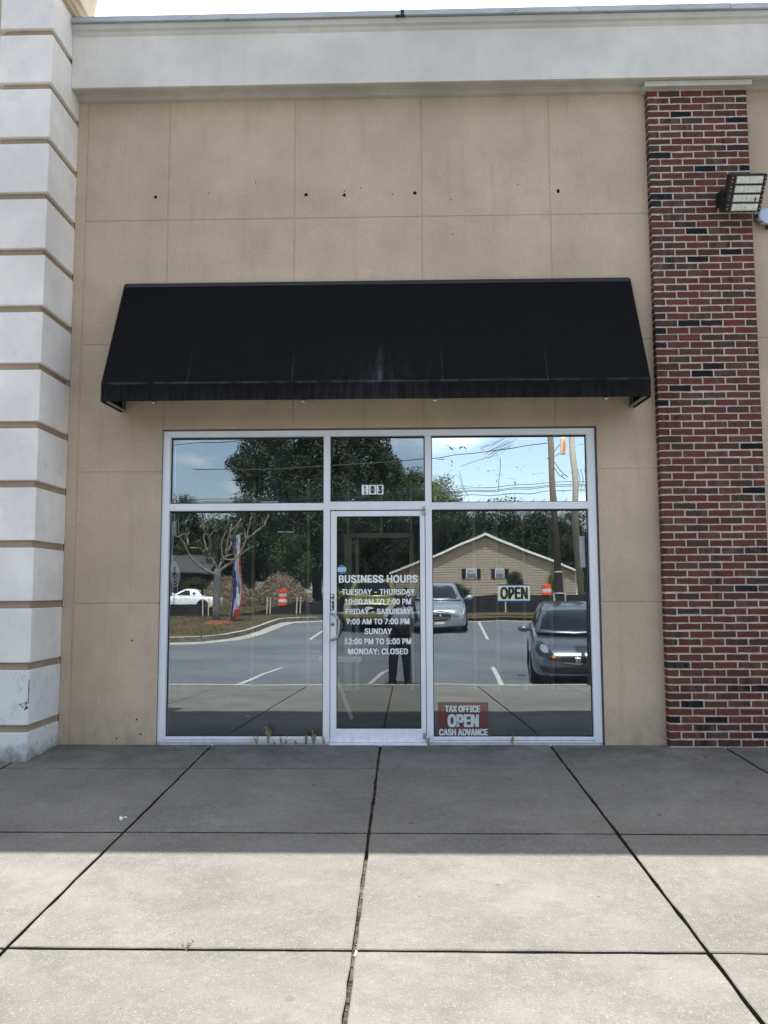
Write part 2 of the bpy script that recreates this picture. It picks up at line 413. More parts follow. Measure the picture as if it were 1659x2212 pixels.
# worn streaks in the film: they let the room behind show
n, l = m.node_tree.nodes, m.node_tree.links
g = n.new('ShaderNodeNewGeometry'); mp = n.new('ShaderNodeMapping'); mp.inputs['Rotation'].default_value = (0, -.9, 0); mp.inputs['Scale'].default_value = (1.5, 1, 14)
l.new(g.outputs['Position'], mp.inputs[0])
ns = n.new('ShaderNodeTexNoise'); ns.inputs['Scale'].default_value = 3.2; ns.inputs['Detail'].default_value = 5; ns.inputs['Distortion'].default_value = 1.2
l.new(mp.outputs[0], ns.inputs['Vector'])
r = n.new('ShaderNodeMapRange'); r.inputs['From Min'].default_value = .67; r.inputs['From Max'].default_value = .73; l.new(ns.outputs['Fac'], r.inputs[0])
dif = n.new('ShaderNodeBsdfDiffuse'); dif.inputs[0].default_value = (.30, .36, .40, 1)
ms = n.new('ShaderNodeMixShader'); l.new(r.outputs[0], ms.inputs[0])
o = [x for x in n if x.type == 'OUTPUT_MATERIAL'][0]; src = o.inputs[0].links[0].from_socket
l.new(src, ms.inputs[1]); l.new(dif.outputs[0], ms.inputs[2]); l.new(ms.outputs[0], o.inputs[0])

# ------------------------------------------------------------------ builders
class MB:
    def __init__(s): s.v = []; s.f = []; s.mi = []
    def add(s, vs, fs, mi=0):
        o = len(s.v); s.v += [tuple(v) for v in vs]
        for f in fs: s.f.append(tuple(i + o for i in f)); s.mi.append(mi)
        return s
    def box(s, x0, x1, y0, y1, z0, z1, mi=0, bev=0.0):
        if bev:
            d = bev
            P = []
            for (x, sx) in ((x0, 1), (x1, -1)):
                for (y, sy) in ((y0, 1), (y1, -1)):
                    for (z, sz) in ((z0, 1), (z1, -1)):
                        P += [(x, y + sy * d, z + sz * d), (x + sx * d, y, z + sz * d), (x + sx * d, y + sy * d, z)]
            bm = bmesh.new()
            for p in P: bm.verts.new(p)
            bmesh.ops.convex_hull(bm, input=bm.verts[:])
            bmesh.ops.dissolve_limit(bm, angle_limit=.02, verts=bm.verts[:], edges=bm.edges[:])
            bm.verts.index_update()
            s.add([v.co[:] for v in bm.verts], [[v.index for v in f.verts] for f in bm.faces], mi); bm.free()
            return s
        vs = [(x0, y0, z0), (x1, y0, z0), (x1, y1, z0), (x0, y1, z0), (x0, y0, z1), (x1, y0, z1), (x1, y1, z1), (x0, y1, z1)]
        return s.add(vs, [(0, 3, 2, 1), (4, 5, 6, 7), (0, 1, 5, 4), (1, 2, 6, 5), (2, 3, 7, 6), (3, 0, 4, 7)], mi)
    def prism(s, pts, a, b, axis='y', mi=0):
        """polygon pts extruded from a to b along axis"""
        n = len(pts)
        def P(p, t):
            return {'y': (p[0], t, p[1]), 'x': (t, p[0], p[1]), 'z': (p[0], p[1], t)}[axis]
        vs = [P(p, a) for p in pts] + [P(p, b) for p in pts]
        fs = [tuple(range(n)), tuple(range(2 * n - 1, n - 1, -1))]
        for i in range(n):
            j = (i + 1) % n; fs.append((j, i, i + n, j + n))
        return s.add(vs, fs, mi)
    def tube(s, pts, r, n=8, mi=0, cap=True):
        pts = [Vector(p) for p in pts]
        rs = r if isinstance(r, (list, tuple)) else [r] * len(pts)
        o = len(s.v); up = Vector((0, 0, 1))
        for i, p in enumerate(pts):
            d = (pts[min(i + 1, len(pts) - 1)] - pts[max(i - 1, 0)])
            d = d.normalized() if d.length > 1e-9 else up
            a = d.cross(up if abs(d.z) < .95 else Vector((0, 1, 0))).normalized(); c = d.cross(a).normalized()
            for k in range(n):
                t = 2 * PI * k / n
                s.v.append(tuple(p + (a * math.cos(t) + c * math.sin(t)) * rs[i]))
        for i in range(len(pts) - 1):
            for k in range(n):
                k2 = (k + 1) % n
                s.f.append((o + i * n + k, o + i * n + k2, o + (i + 1) * n + k2, o + (i + 1) * n + k)); s.mi.append(mi)
        if cap:
            s.f.append(tuple(o + k for k in range(n - 1, -1, -1))); s.mi.append(mi)
            e = o + (len(pts) - 1) * n
            s.f.append(tuple(e + k for k in range(n))); s.mi.append(mi)
        return s
    def lathe(s, prof, c=(0, 0, 0), n=20, axis='z', mi=0):
        o = len(s.v)
        for r, h in prof:
            for k in range(n):
                t = 2 * PI * k / n
                x, y = r * math.cos(t), r * math.sin(t)
                p = {'z': (x, y, h), 'y': (x, h, y), 'x': (h, x, y)}[axis]
                s.v.append((c[0] + p[0], c[1] + p[1], c[2] + p[2]))
        for i in range(len(prof) - 1):
            for k in range(n):
                k2 = (k + 1) % n
                s.f.append((o + i * n + k, o + i * n + k2, o + (i + 1) * n + k2, o + (i + 1) * n + k)); s.mi.append(mi)
        s.f.append(tuple(o + k for k in range(n - 1, -1, -1))); s.mi.append(mi)
        e = o + (len(prof) - 1) * n
        s.f.append(tuple(e + k for k in range(n))); s.mi.append(mi)
        return s
    def quad(s, a, b, c, d, mi=0): return s.add([a, b, c, d], [(0, 1, 2, 3)], mi)
    def xf(s, m):
        s.v = [tuple(m @ Vector(v)) for v in s.v]; return s
    def mesh(s, name, mats, smooth=False, fix=True):
        me = bpy.data.meshes.new(name)
        me.from_pydata(s.v, [], s.f)
        for mt in ([mats] if isinstance(mats, str) else mats): me.materials.append(MATS[mt])
        me.polygons.foreach_set('material_index', s.mi)
        if smooth: me.polygons.foreach_set('use_smooth', [True] * len(s.f))
        if fix:
            bm = bmesh.new(); bm.from_mesh(me); bmesh.ops.recalc_face_normals(bm, faces=bm.faces[:]); bm.to_mesh(me); bm.free()
        me.update()
        return me
    def build(s, name, mats, parent=None, smooth=False, fix=True):
        o = bpy.data.objects.new(name, s.mesh(name, mats, smooth, fix)); COL.objects.link(o)
        if parent: o.parent = parent
        return o
def empty(name, loc=(0, 0, 0), rz=0.0):
    o = bpy.data.objects.new(name, None); o.location = loc; o.rotation_euler = (0, 0, rz); o.empty_display_size = .2
    COL.objects.link(o); return o
def tag(o, label=None, cat=None, group=None, kind=None):
    if label: o['label'] = label
    if cat: o['category'] = cat
    if group: o['group'] = group
    if kind: o['kind'] = kind
    return o
def sharp_smooth(o, ang=35):
    me = o.data; me.polygons.foreach_set('use_smooth', [True] * len(me.polygons))
    me.set_sharp_from_angle(angle=math.radians(ang)); return o
def children(o): return [c for c in bpy.data.objects if c.parent == o]
def copy_tree(o, parent=None):
    c = o.copy(); COL.objects.link(c)
    if parent: c.parent = parent
    for ch in children(o): copy_tree(ch, c)
    return c
FONT = None
try:
    import os
    _p = os.path.join(bpy.utils.system_resource('DATAFILES', path='fonts'), 'Inter.woff2')
    if os.path.exists(_p): FONT = bpy.data.fonts.load(_p)
except Exception:
    FONT = None
def text_mesh(name, txt, x0, x1, z0, z1, y, mt, parent=None, bold=0.02, thick=.0006, flip=False):
    """flat vinyl lettering fitted to a box on a plane facing -Y"""
    cu = bpy.data.curves.new(name, 'FONT'); cu.body = txt; cu.offset = 0.0; cu.space_character = 1.04; cu.extrude = .001; cu.font = FONT or cu.font; cu.resolution_u = 3
    t = bpy.data.objects.new(name, cu); COL.objects.link(t)
    dg = bpy.context.evaluated_depsgraph_get(); dg.update()
    me = bpy.data.meshes.new_from_object(t.evaluated_get(dg))
    bpy.data.objects.remove(t)
    xs = [v.co.x for v in me.vertices]; ys = [v.co.y for v in me.vertices]
    ax, bx, ay, by = min(xs), max(xs), min(ys), max(ys)
    bw = (x1 - x0) / (bx - ax) * bold * 1.45
    base = [(v.co.x, v.co.y, v.co.z) for v in me.vertices]; fcs = [tuple(p.vertices) for p in me.polygons]
    V, F = [], []
    for q, (sx, sz) in enumerate(((-1, -.5), (1, .5), (0, 0), (-1, .5), (1, -.5))):
        o_ = len(V)
        for (px_, py_, pz_) in base:
            u = (px_ - ax) / (bx - ax); k_ = (py_ - ay) / (by - ay)
            V.append((x0 + bw + (x1 - x0 - 2 * bw) * u + sx * bw, y - thick * .5 - q * .00012 + (-thick * .4 if pz_ > 0 else thick * .4), z0 + bw * .5 + (z1 - z0 - bw) * k_ + sz * bw))
        F += [tuple(i + o_ for i in f) for f in fcs]
    me = bpy.data.meshes.new(name); me.from_pydata(V, [], F); me.update()
    me.materials.clear(); me.materials.append(MATS[mt])
    me.name = name
    o = bpy.data.objects.new(name, me); COL.objects.link(o)
    if parent: o.parent = parent
    return o

SL = 0.0428                                  # the sidewalk falls away from the wall
def gz(y): return SL * y

# ------------------------------------------------------------------ THE GROUND
ZK = gz(-7.45)
def lot(y): return -0.455 - 0.0515 * (y + 7.45)
def terr(x, y):
    u = max(0, min(1, (x + 12) / 16)); v = max(0, min(1.4, (-y - 22) / 28))
    zz = (.30 + .17 * u) + v * (.06 + .33 * u)
    if y > -25:
        k = max(0, min(1, (-y - 22) / 3)); zz = (lot(y) + .17) * (1 - k) + zz * k
    return zz
# base sheet under the sidewalk (dirt in the joints)
mb = MB(); mb.quad((-14, .3, gz(.3) - .032), (14, .3, gz(.3) - .032), (14, -7.44, gz(-7.44) - .032), (-14, -7.44, gz(-7.44) - .032))
walk = mb.build('sidewalk', 'joint_dirt'); tag(walk, kind='structure', label='sloping concrete sidewalk in front of the shop')
xs = [-1.746 + 1.5165 * k for k in range(-6, 10)]
ys = [0.0, -0.835, -2.36, -3.865, -5.37, -6.9, -7.45]
def slab(x0, x1, y0, y1, gx, gya, gyb):
    """slab with slightly ragged edges; y0>y1"""
    nx, ny = 14, 12
    top = []
    def j(a): return a * 1.7 * U(-1, 1)
    P = []
    lx0, lx1, ly0, ly1 = x0 + gx, x1 - gx, y0 - gya, y1 + gyb
    ring = []
    for i in range(nx): ring.append((lx0 + (lx1 - lx0) * i / nx, ly0 + j(.0016)))
    for i in range(ny): ring.append((lx1 + j(.0022), ly0 + (ly1 - ly0) * i / ny))
    for i in range(nx): ring.append((lx1 - (lx1 - lx0) * i / nx, ly1 + j(.0016)))
    for i in range(ny): ring.append((lx0 + j(.0022), ly1 + (ly0 - ly1) * i / ny))
    dz = U(-.0015, .0015)
    cx, cy = (x0 + x1) / 2, (y0 + y1) / 2
    n = len(ring)
    m = MB()
    inner = []
    for (x, y) in ring:
        dx, dy = cx - x, cy - y; q = .006 / max(.01, math.hypot(dx, dy)); inner.append((x + dx * q, y + dy * q))
    vs = [(x, y, gz(y) + dz) for x, y in inner] + [(x, y, gz(y) + dz - .004) for x, y in ring] + [(x, y, gz(y) - .05) for x, y in ring]
    fs = [tuple(range(n))]
    for i in range(n):
        k = (i + 1) % n; fs += [(i, i + n, k + n, k)]
    m.add(vs, fs)
    o = len(m.v) - 3 * n
    for i in range(n):
        k = (i + 1) % n; m.f.append((o + i + n, o + i + 2 * n, o + k + 2 * n, o + k + n)); m.mi.append(1)
    return m
for i in range(len(xs) - 1):
    for k in range(len(ys) - 1):
        gya = .0095 if k == 1 else ((.0135 if k == 2 else .0100) if k else .004)
        gyb = .0095 if k == 0 else (.0135 if k == 1 else .0100)
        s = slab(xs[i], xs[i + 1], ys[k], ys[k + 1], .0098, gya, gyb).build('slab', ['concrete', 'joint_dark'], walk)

# kerb along the sidewalk
mb = MB()
for i in range(10):
    x0 = -14 + 2.8 * i; mb.box(x0 + .003, x0 + 2.797, -7.60, -7.455, ZK - .4, ZK - .002, bev=.008)
tag(mb.build('kerb', 'kerb_concrete'), kind='structure')

# parking lot sheet
mb = MB(); n = 12
for i in range(n):
    y0 = -7.55 - i * 15.5 / n; y1 = -7.55 - (i + 1) * 15.5 / n
    mb.quad((-40, y0, lot(y0)), (-40, y1, lot(y1)), (40, y1, lot(y1)), (40, y0, lot(y0)))
plot = tag(mb.build('parking_lot', 'asphalt'), kind='structure')
def line(pts, wd=.085):
    m = MB()
    for a, c in zip(pts[:-1], pts[1:]):
        d = Vector((c[0] - a[0], c[1] - a[1], 0)).normalized(); nn = Vector((-d.y, d.x, 0)) * wd / 2
        q = []
        for p, sgn in ((a, -1), (a, 1), (c, 1), (c, -1)):
            x, y = p[0] + sgn * nn.x, p[1] + sgn * nn.y; q.append((x, y, lot(y) + .004))
        m.quad(*q)
    return m.build('stall_line', 'line_paint', plot)
for x in (-3.3, -.80, 1.80, 4.55, 7.3, -6.05): line([(x, -7.65), (x + .08 * (1 if x > 0 else 4), -9.8), (x + (.1 if x > 0 else .6), -10.6)])
for x in (-2.55, .15, 2.5, 5.2, 7.9): line([(x - .15, -15.8), (x + .1, -21.7)])

# wide terrain sheet
mb = MB(); nx, ny = 60, 50
def tx(i): return -220 + 440 * i / nx if False else math.copysign(abs(i / nx * 2 - 1) ** 2.2, i / nx - .5) * 260
def ty(k): return 60 - 0 if False else (-22.0 - (k / ny) ** 2.0 * 330)
for k in range(ny + 1):
    for i in range(nx + 1):
        x, y = tx(i), ty(k)
        zz = terr(x, y) + .05 * noise.noise(Vector((x * .4, y * .4, 0)))
        mb.v.append((x, y, zz if k else lot(-22) + .13))
for k in range(ny):
    for i in range(nx):
        a = k * (nx + 1) + i; mb.f.append((a, a + 1, a + nx + 2, a + nx + 1)); mb.mi.append(0)
tag(mb.build('ground', 'terrain_soil', smooth=True), kind='structure')
# ground to the horizon all round, below everything
mb = MB(); mb.quad((-600, -600, -1.2), (600, -600, -1.2), (600, 600, -1.2), (-600, 600, -1.2))
tag(mb.build('ground', 'terrain_soil'), kind='structure')

# planted island with a curved concrete kerb
KP = [(-14, -14.7), (-9, -14.75), (-7.6, -14.85), (-6.59, -15.15), (-5.74, -15.53), (-5.1, -16.2), (-4.78, -17.3), (-4.62, -18.6), (-4.48, -20.0), (-4.3, -21.2), (-3.7, -21.85), (-2.9, -22.05), (0, -22.15), (5, -22.2), (12, -22.2), (30, -22.2)]
def offs(P, d):
    R = []
    for i, p in enumerate(P):
        a = P[max(0, i - 1)]; c = P[min(len(P) - 1, i + 1)]
        t = Vector((c[0] - a[0], c[1] - a[1])).normalized(); R.append((p[0] - t.y * d, p[1] + t.x * d))
    return R
KO, KI, GU = offs(KP, 0), offs(KP, -.16), offs(KP, .45)
def ribbon(A, za, B, zb, m, mi=0):
    for i in range(len(A) - 1):
        m.quad((A[i][0], A[i][1], za(A[i])), (A[i + 1][0], A[i + 1][1], za(A[i + 1])), (B[i + 1][0], B[i + 1][1], zb(B[i + 1])), (B[i][0], B[i][1], zb(B[i])), mi)
m = MB()
ribbon(GU, lambda p: lot(p[1]) + .008, KO, lambda p: lot(p[1]) + .014, m)
ribbon(KO, lambda p: lot(p[1]) + .014, offs(KP, -.02), lambda p: lot(p[1]) + .15, m, 1)
ribbon(offs(KP, -.02), lambda p: lot(p[1]) + .15, KI, lambda p: lot(p[1]) + .155, m)
ribbon(KI, lambda p: lot(p[1]) + .155, offs(KP, -.17), lambda p: lot(p[1]) - .1, m)
tag(m.build('kerb', ['kerb_concrete', 'kerb_stained']), kind='structure')
m = MB(); P = [p for p in offs(KP, -.15)]
for i in range(len(P) - 1):                 # island soil rising to the terrain
    a, c = P[i], P[i + 1]
    steps = 8
    for k in range(steps):
        def q(p, t):
            y = p[1] + (-25.2 - p[1]) * t if p[0] < -4 or True else p[1]
            x = p[0] - (t * 2.0 if p[0] < -3.5 and p[1] > -21.9 else 0)
            zz = (lot(y) + .15 + .06 * math.sin(PI * min(1, t * 1.6))) if y > -22 else terr(x, y) + .02
            return (x, y, zz)
        m.quad(q(a, k / steps), q(c, k / steps), q(c, (k + 1) / steps), q(a, (k + 1) / steps))
tag(m.build('island_soil', 'terrain_soil', smooth=True), kind='structure')

# ------------------------------------------------------------------ THE SHOP BUILDING
shop = empty('shop_building'); tag(shop, 'tan stucco strip-mall shop front with white cornice and brick pilaster', 'building')
GAP = .009
OX0, OX1, OZ = -2.275, 1.776, 2.886
X0, Z0, W = -2.2574, 4.923, 1.2192
cols = [(-3.16, -3.06), (-3.06, X0), (X0, X0 + W), (X0 + W, X0 + 2 * W), (X0 + 2 * W, X0 + 3 * W), (X0 + 3 * W, X0 + 4 * W), (X0 + 4 * W, X0 + 5 * W), (X0 + 5 * W, X0 + 6 * W), (X0 + 6 * W, X0 + 7 * W), (X0 + 7 * W, X0 + 8 * W)]
rows = [(Z0, 6.16), (Z0 - W, Z0), (Z0 - 2 * W, Z0 - W), (Z0 - 3 * W, Z0 - 2 * W), (-.05, Z0 - 3 * W)]
back = MB()
back.box(-3.16, OX0, .006, .16, -.4, 6.7); back.box(OX1, X0 + 8 * W, .006, .16, -.4, 6.7); back.box(OX0, OX1, .006, .16, OZ, 6.7)
back.build('wall_backing', 'groove_stucco', shop)
def panel(poly, name='wall_panel', y0=0.0, y1=.012, mt='tan_stucco', par=None, bev=.005):
    """flat stucco panel with a chamfered rim; poly in x,z counter-clockwise seen from the street"""
    n = len(poly); inn = []
    for i in range(n):
        a, p, c = Vector(poly[i - 1]), Vector(poly[i]), Vector(poly[(i + 1) % n])
        d1 = (p - a).normalized(); d2 = (c - p).normalized()
        n1 = Vector((-d1.y, d1.x)); n2 = Vector((-d2.y, d2.x)); inn.append(tuple(p + (n1 + n2) * bev))
    vs = [(x, y0, z) for x, z in inn] + [(x, y0 + bev, z) for x, z in poly] + [(x, y1, z) for x, z in poly]
    fs = [tuple(range(n))]
    for i in range(n):
        k = (i + 1) % n; fs += [(i, i + n, k + n, k), (i + n, i + 2 * n, k + 2 * n, k + n)]
    m = MB(); m.add(vs, fs); return m.build(name, mt, par or shop)
for ci, (a, c) in enumerate(cols):
    for (z0, z1) in rows:
        x0, x1 = a + GAP / 2, c - GAP / 2
        if ci == 0: x0, x1, z0, z1 = a, c - .002, -.05, 6.16
        zz0, zz1 = z0 + (GAP / 2 if z0 > 0 else 0), z1 - (GAP / 2 if z1 < 6 else 0)
        if x1 > OX0 + .05 and x0 < OX1 - .001:
            if zz1 <= OZ + .01 and x1 <= OX1: continue
            if x1 <= OX1 + .01:
                if zz0 < OZ: zz0 = OZ
                if zz1 - zz0 < .03: continue
                panel([(x0, zz0), (x1, zz0), (x1, zz1), (x0, zz1)])
            elif zz0 < OZ < zz1:
                panel([(OX1, zz0), (x1, zz0), (x1, zz1), (x0, zz1), (x0, OZ), (OX1, OZ)])
            elif zz1 <= OZ:
                panel([(OX1, zz0), (x1, zz0), (x1, zz1), (OX1, zz1)])
            else: panel([(x0, zz0), (x1, zz0), (x1, zz1), (x0, zz1)])
        else:
            panel([(x0, zz0), (x1, zz0), (x1, zz1), (x0, zz1)])
        if ci == 0: break
# opening returns (sides and head of the recess)
m = MB(); m.box(OX0 - .02, OX0, .013, .16, -.05, OZ + .02); m.box(OX1, OX1 + .02, .013, .16, -.05, OZ + .02); m.box(OX0, OX1, .013, .16, OZ, OZ + .02)
m.build('window_reveal', 'groove_stucco', shop)
# old fixing holes in the upper wall
def blot(x, z, r, nm='screw_hole'):
    m = MB(); k = 11
    pts = [(x + r * U(.7, 1.15) * math.cos(2 * PI * i / k), z + r * U(.7, 1.25) * math.sin(2 * PI * i / k)) for i in range(k)]
    m.prism(pts, -.003, .004, 'y'); return m.build(nm, 'hole_black', shop)
for x, z in ((-2.382, 5.158), (-.928, 5.158), (-.559, 5.147), (.114, 5.159), (1.479, 5.156)): blot(x, z, .017)
for x, z in ((-1.867, 5.191), (-1.416, 5.291), (-.4, 5.22), (.468, 4.746), (-.1, 5.15), (.46, 5.09), (1.1, 5.23), (-.56, 5.19)): blot(x, z, .0055)
for x, z in ((-2.40, .09), (-2.62, .05), (-2.5, .93), (-2.44, .22)): blot(x, z, .008)

# cornice: fascia with stepped mouldings
XE = X0 + 8 * W
prof = [(.14, 6.127), (-.049, 6.127), (-.049, 6.163), (-.090, 6.170), (-.102, 6.162), (-.188, 6.155), (-.20, 6.155), (-.20, 6.665), (-.213, 6.675), (-.213, 6.705), (-.232, 6.722), (-.232, 6.775), (.14, 6.775)]
m = MB(); m.prism(prof, -3.153, XE, 'x')
bm_ = m.build('cornice', 'fascia_stucco', shop)
low = [(.14, 6.118), (-.047, 6.118), (-.047, 6.148), (-.067, 6.156), (-.117, 6.156), (-.117, 6.176), (-.142, 6.184), (-.198, 6.184), (-.198, 6.18), (-.14, 6.17), (-.11, 6.15), (.0, 6.14), (.14, 6.14)]
m = MB(); m.prism([(.10, 6.122), (-.053, 6.122), (-.053, 6.164), (-.090, 6.166), (-.103, 6.158), (-.182, 6.150), (-.182, 6.175), (.10, 6.175)], -3.152, XE - .002, 'x'); m.build('cornice_moulding', 'cream_stucco', shop)
m = MB(); m.prism([(-.19, 6.668), (-.216, 6.678), (-.216, 6.706), (-.235, 6.724), (-.235, 6.776), (.1, 6.777), (.1, 6.668)], -3.152, XE - .002, 'x'); m.build('crown_moulding', 'cream_stucco', shop)
for (a, c) in ((-3.150, .010), (.022, 3.07), (3.075, XE)):
    m = MB(); dz = .004 if a == .022 else 0
    m.prism([(-.262, 6.782 + dz), (-.262, 6.832 + dz), (-.255, 6.838 + dz), (.55, 6.85 + dz), (.55, 6.782 + dz)], a, c, 'x'); m.build('coping', 'coping_metal', shop)
m = MB(); m.box(-.06, .03, -.266, -.20, 6.776, 6.784); m.box(-.01, .022, -.2655, -.24, 6.785, 6.835)
m.build('coping_patch', 'dark_metal', shop)
# roof, rear and side walls, far wings of the strip
m = MB(); m.box(-3.16, XE, .16, 14, 6.2, 6.32); m.build('roof', 'tar_roof', shop)
m = MB(); m.box(-3.16, XE, 13.8, 14, -.5, 6.2); m.box(-3.16, -3.0, .16, 13.8, -.5, 6.2); m.box(XE - .16, XE, .16, 13.8, -.5, 6.2); m.build('side_wall', 'band_stucco', shop)

# banded white pilaster on the left
pil = MB(); PX0, PX1, PY = -3.638, -3.155, -.63
pil.box(PX0 + .035, PX1 - .035, PY + .035, .0, -.2, 6.90)
pilo = pil.build('banded_pilaster', 'band_stucco', shop)
zb = [-.08] + [.267 + .5157 * k for k in range(0, 13)]
for k in range(len(zb)):
    z0 = zb[k] if k else -.12
    z1 = (zb[k + 1] - .062) if k + 1 < len(zb) else 6.91
    m = MB(); m.box(PX0, PX1, PY, -.001, z0, z1, bev=.006)
    m.build('block', 'grimy_white_stucco' if k == 0 else ('chipped_white_stucco' if k == 1 else 'white_stucco'), pilo)
# chipped corner of the second block
m = MB()
for i in range(16):
    zc = .44 + U(-.05, .03) ; xc = PX1 - abs(random.gauss(0, .03)); r = U(.003, .009)
    m.prism([(xc + r * math.cos(t) * U(.6, 1.3), zc + r * 1.3 * math.sin(t) * U(.6, 1.3)) for t in [2 * PI * q / 7 for q in range(7)]], PY - .0025, PY + .002, 'y')
for i in range(9):
    zc = .45 + .022 * i; m.box(PX1 - .004 + U(-.003, .002), PX1 + .0025, PY - .0025, PY + .004, zc, zc + .02)
m.build('chip', 'chip_grey', pilo)
# crown moulding of the tower above the pilaster, and the tower body
m = MB()
cove = [(-3.2, 6.855), (-3.11, 6.855), (-3.11, 6.875), (-3.085, 6.885), (-3.07, 6.905), (-3.07, 6.925), (-3.04, 6.935), (-3.036, 6.97), (-3.029, 7.05), (-3.017, 7.13), (-2.998, 7.21), (-2.96, 7.30), (-2.90, 7.37), (-2.90, 7.46), (-3.2, 7.46)]
m.prism(cove, -.50, .0, 'y'); m.build('tower_cornice', 'tower_stucco', shop)
m = MB(); m.box(-9.5, PX0 + .03, -.56, 1.2, -.45, 7.0); m.box(PX0 + .03, -3.17, .0, 1.2, -.2, 6.75); m.box(PX0 + .03, -3.45, .0, 1.2, 6.751, 7.0); m.build('tower_wall', 'tan_stucco', shop)

# brick pilaster on the right
BX0, BX1, BY = 2.322, 3.252, -.092
bp = MB(); bp.box(BX0 + .003, BX1 - .003, BY + .0035, .012, -.1, 6.10)
bpo = bp.build('brick_pilaster', 'mortar', shop); bpo['label'] = 'red and black brick pilaster with pale mortar'
CH = .0677; BL = (BX1 - BX0) / 4.5
def brick_mb(x0, x1, z0, z1):
    m = MB(); r = []
    nx = max(3, int((x1 - x0) / .035)); jt = .0020
    a = [random.gauss(0, jt * .6) for _ in range(4)]
    for i in range(nx + 1): r.append((x0 + (x1 - x0) * i / nx, z0 + a[0] + U(-jt, jt)))
    r.append((x1 + a[1], (z0 + z1) / 2))
    for i in range(nx + 1): r.append((x1 - (x1 - x0) * i / nx, z1 + a[2] + U(-jt, jt)))
    r.append((x0 + a[3], (z0 + z1) / 2))
    n = len(r); yf = BY + max(-.0018, min(.0016, random.gauss(0, .0010)))
    cx, cz = (x0 + x1) / 2, (z0 + z1) / 2
    inn = [(p[0] - math.copysign(.0022, p[0] - cx) * (abs(p[0] - cx) > .4 * (x1 - x0)), p[1] - math.copysign(.0022, p[1] - cz)) for p in r]
    vs = [(x, yf, z) for x, z in inn] + [(x, yf + .002, z) for x, z in r] + [(x, -.002, z) for x, z in r]
    fs = [tuple(range(n))]
    for i in range(n):
        k = (i + 1) % n; fs += [(i, i + n, k + n, k)]
        edge_side = x0 <= BX0 + .001 or x1 >= BX1 - .001
        fs.append((i + n, i + 2 * n, k + 2 * n, k + n))
    m.add(vs, fs); return m
def tones(me, nf, tone, blotch):
    for nm, val in (('tone', tone), ('blotch', blotch)):
        at = me.attributes.new(nm, 'FLOAT', 'FACE'); at.data.foreach_set('value', val if isinstance(val, list) else [val] * nf)
def pick():
    r = rnd()
    if r < .055: t = U(.93, 1.0)
    elif r < .10: t = U(.84, .92)
    elif r < .26: t = U(.72, .82)
    else: t = random.triangular(0, .72, .30)
    bl = U(0, .25) if rnd() < .5 else U(.35, 1.0)
    if t > .9: bl = 0.0 if rnd() < .8 else .3
    return t, bl
joined = MB(); jt_, jb_ = [], []
courses = 90
for c_ in range(courses):
    z0 = .004 + c_ * CH; z1 = z0 + CH - .0140
    x = BX0; k = 0
    while x < BX1 - .02:
        wd = BL if (c_ % 2 == 0 or k > 0) else BL / 2
        x1 = min(x + wd, BX1)
        a = x + (.0066 if x > BX0 else 0); bb = x1 - (.0066 if x1 < BX1 - .001 else 0)
        m = brick_mb(a, bb, z0, z1); t, bl = pick()
        if c_ < 60:
            me = m.mesh('brick', 'brick_clay'); tones(me, len(m.f), t, bl)
            o = bpy.data.objects.new('brick', me); COL.objects.link(o); o.parent = bpo
        else:
            joined.add(m.v, m.f); jt_ += [t] * len(m.f); jb_ += [bl] * len(m.f)
        x = x1; k += 1
me = joined.mesh('bricks', 'brick_clay'); tones(me, len(joined.f), jt_, jb_)
o = bpy.data.objects.new('upper_bricks', me); COL.objects.link(o); o.parent = bpo; o['kind'] = 'stuff'
m = MB(); m.box(2.286, 3.285, -.155, -.01, 6.096, 6.150, bev=.003); m.build('pilaster_cap', 'cream_stucco', shop)

# storefront: frame members
sf = MB(); FY0, FY1 = .028, .14
for (x0, x1, z0, z1) in ((-2.262, 1.763, 0.0, .002),):
    sf.box(x0, x1, FY0 + .01, FY1, -.02, .012)
sfo = sf.build('storefront_frame', 'aluminium', shop)
sfo['label'] = 'pale aluminium storefront frame'
def member(nm, x0, x1, z0, z1, y0=FY0, y1=FY1):
    m = MB(); m.box(x0, x1, y0, y1, z0, z1, bev=.0018); return m.build(nm, 'aluminium', sfo)
member('jamb', -2.262, -2.194, .0125, 2.873); member('jamb', 1.690, 1.763, .0125, 2.873)
member('mullion', -.752, -.691, .0125, 2.8165); member('mullion', .190, .250, .0125, 2.8165)
member('head_rail', -2.1935, 1.6895, 2.817, 2.873)
for a, c in ((-2.1935, -.7525), (.2505, 1.6895)):
    member('transom_rail', a, c, 2.122, 2.188); member('sill_rail', a, c, .0125, .060, FY0 - .004)
    m = MB(); m.box(a, c, FY0 - .006, FY0 - .004, .034, .0365); m.build('sill_line', 'caulk', sfo)
member('transom_rail', -.6905, .1895, 2.122, 2.200, FY0 + .002)
member('threshold', -.690, .1895, -.012, .010, -.03, FY1)
m = MB()
m.box(-2.275, -2.2622, .018, .12, 0, 2.886); m.box(1.7632, 1.776, .018, .12, 0, 2.886); m.box(-2.2622, 1.7632, .018, .12, 2.8732, 2.886)
m.build('caulk_joint', 'caulk', sfo)
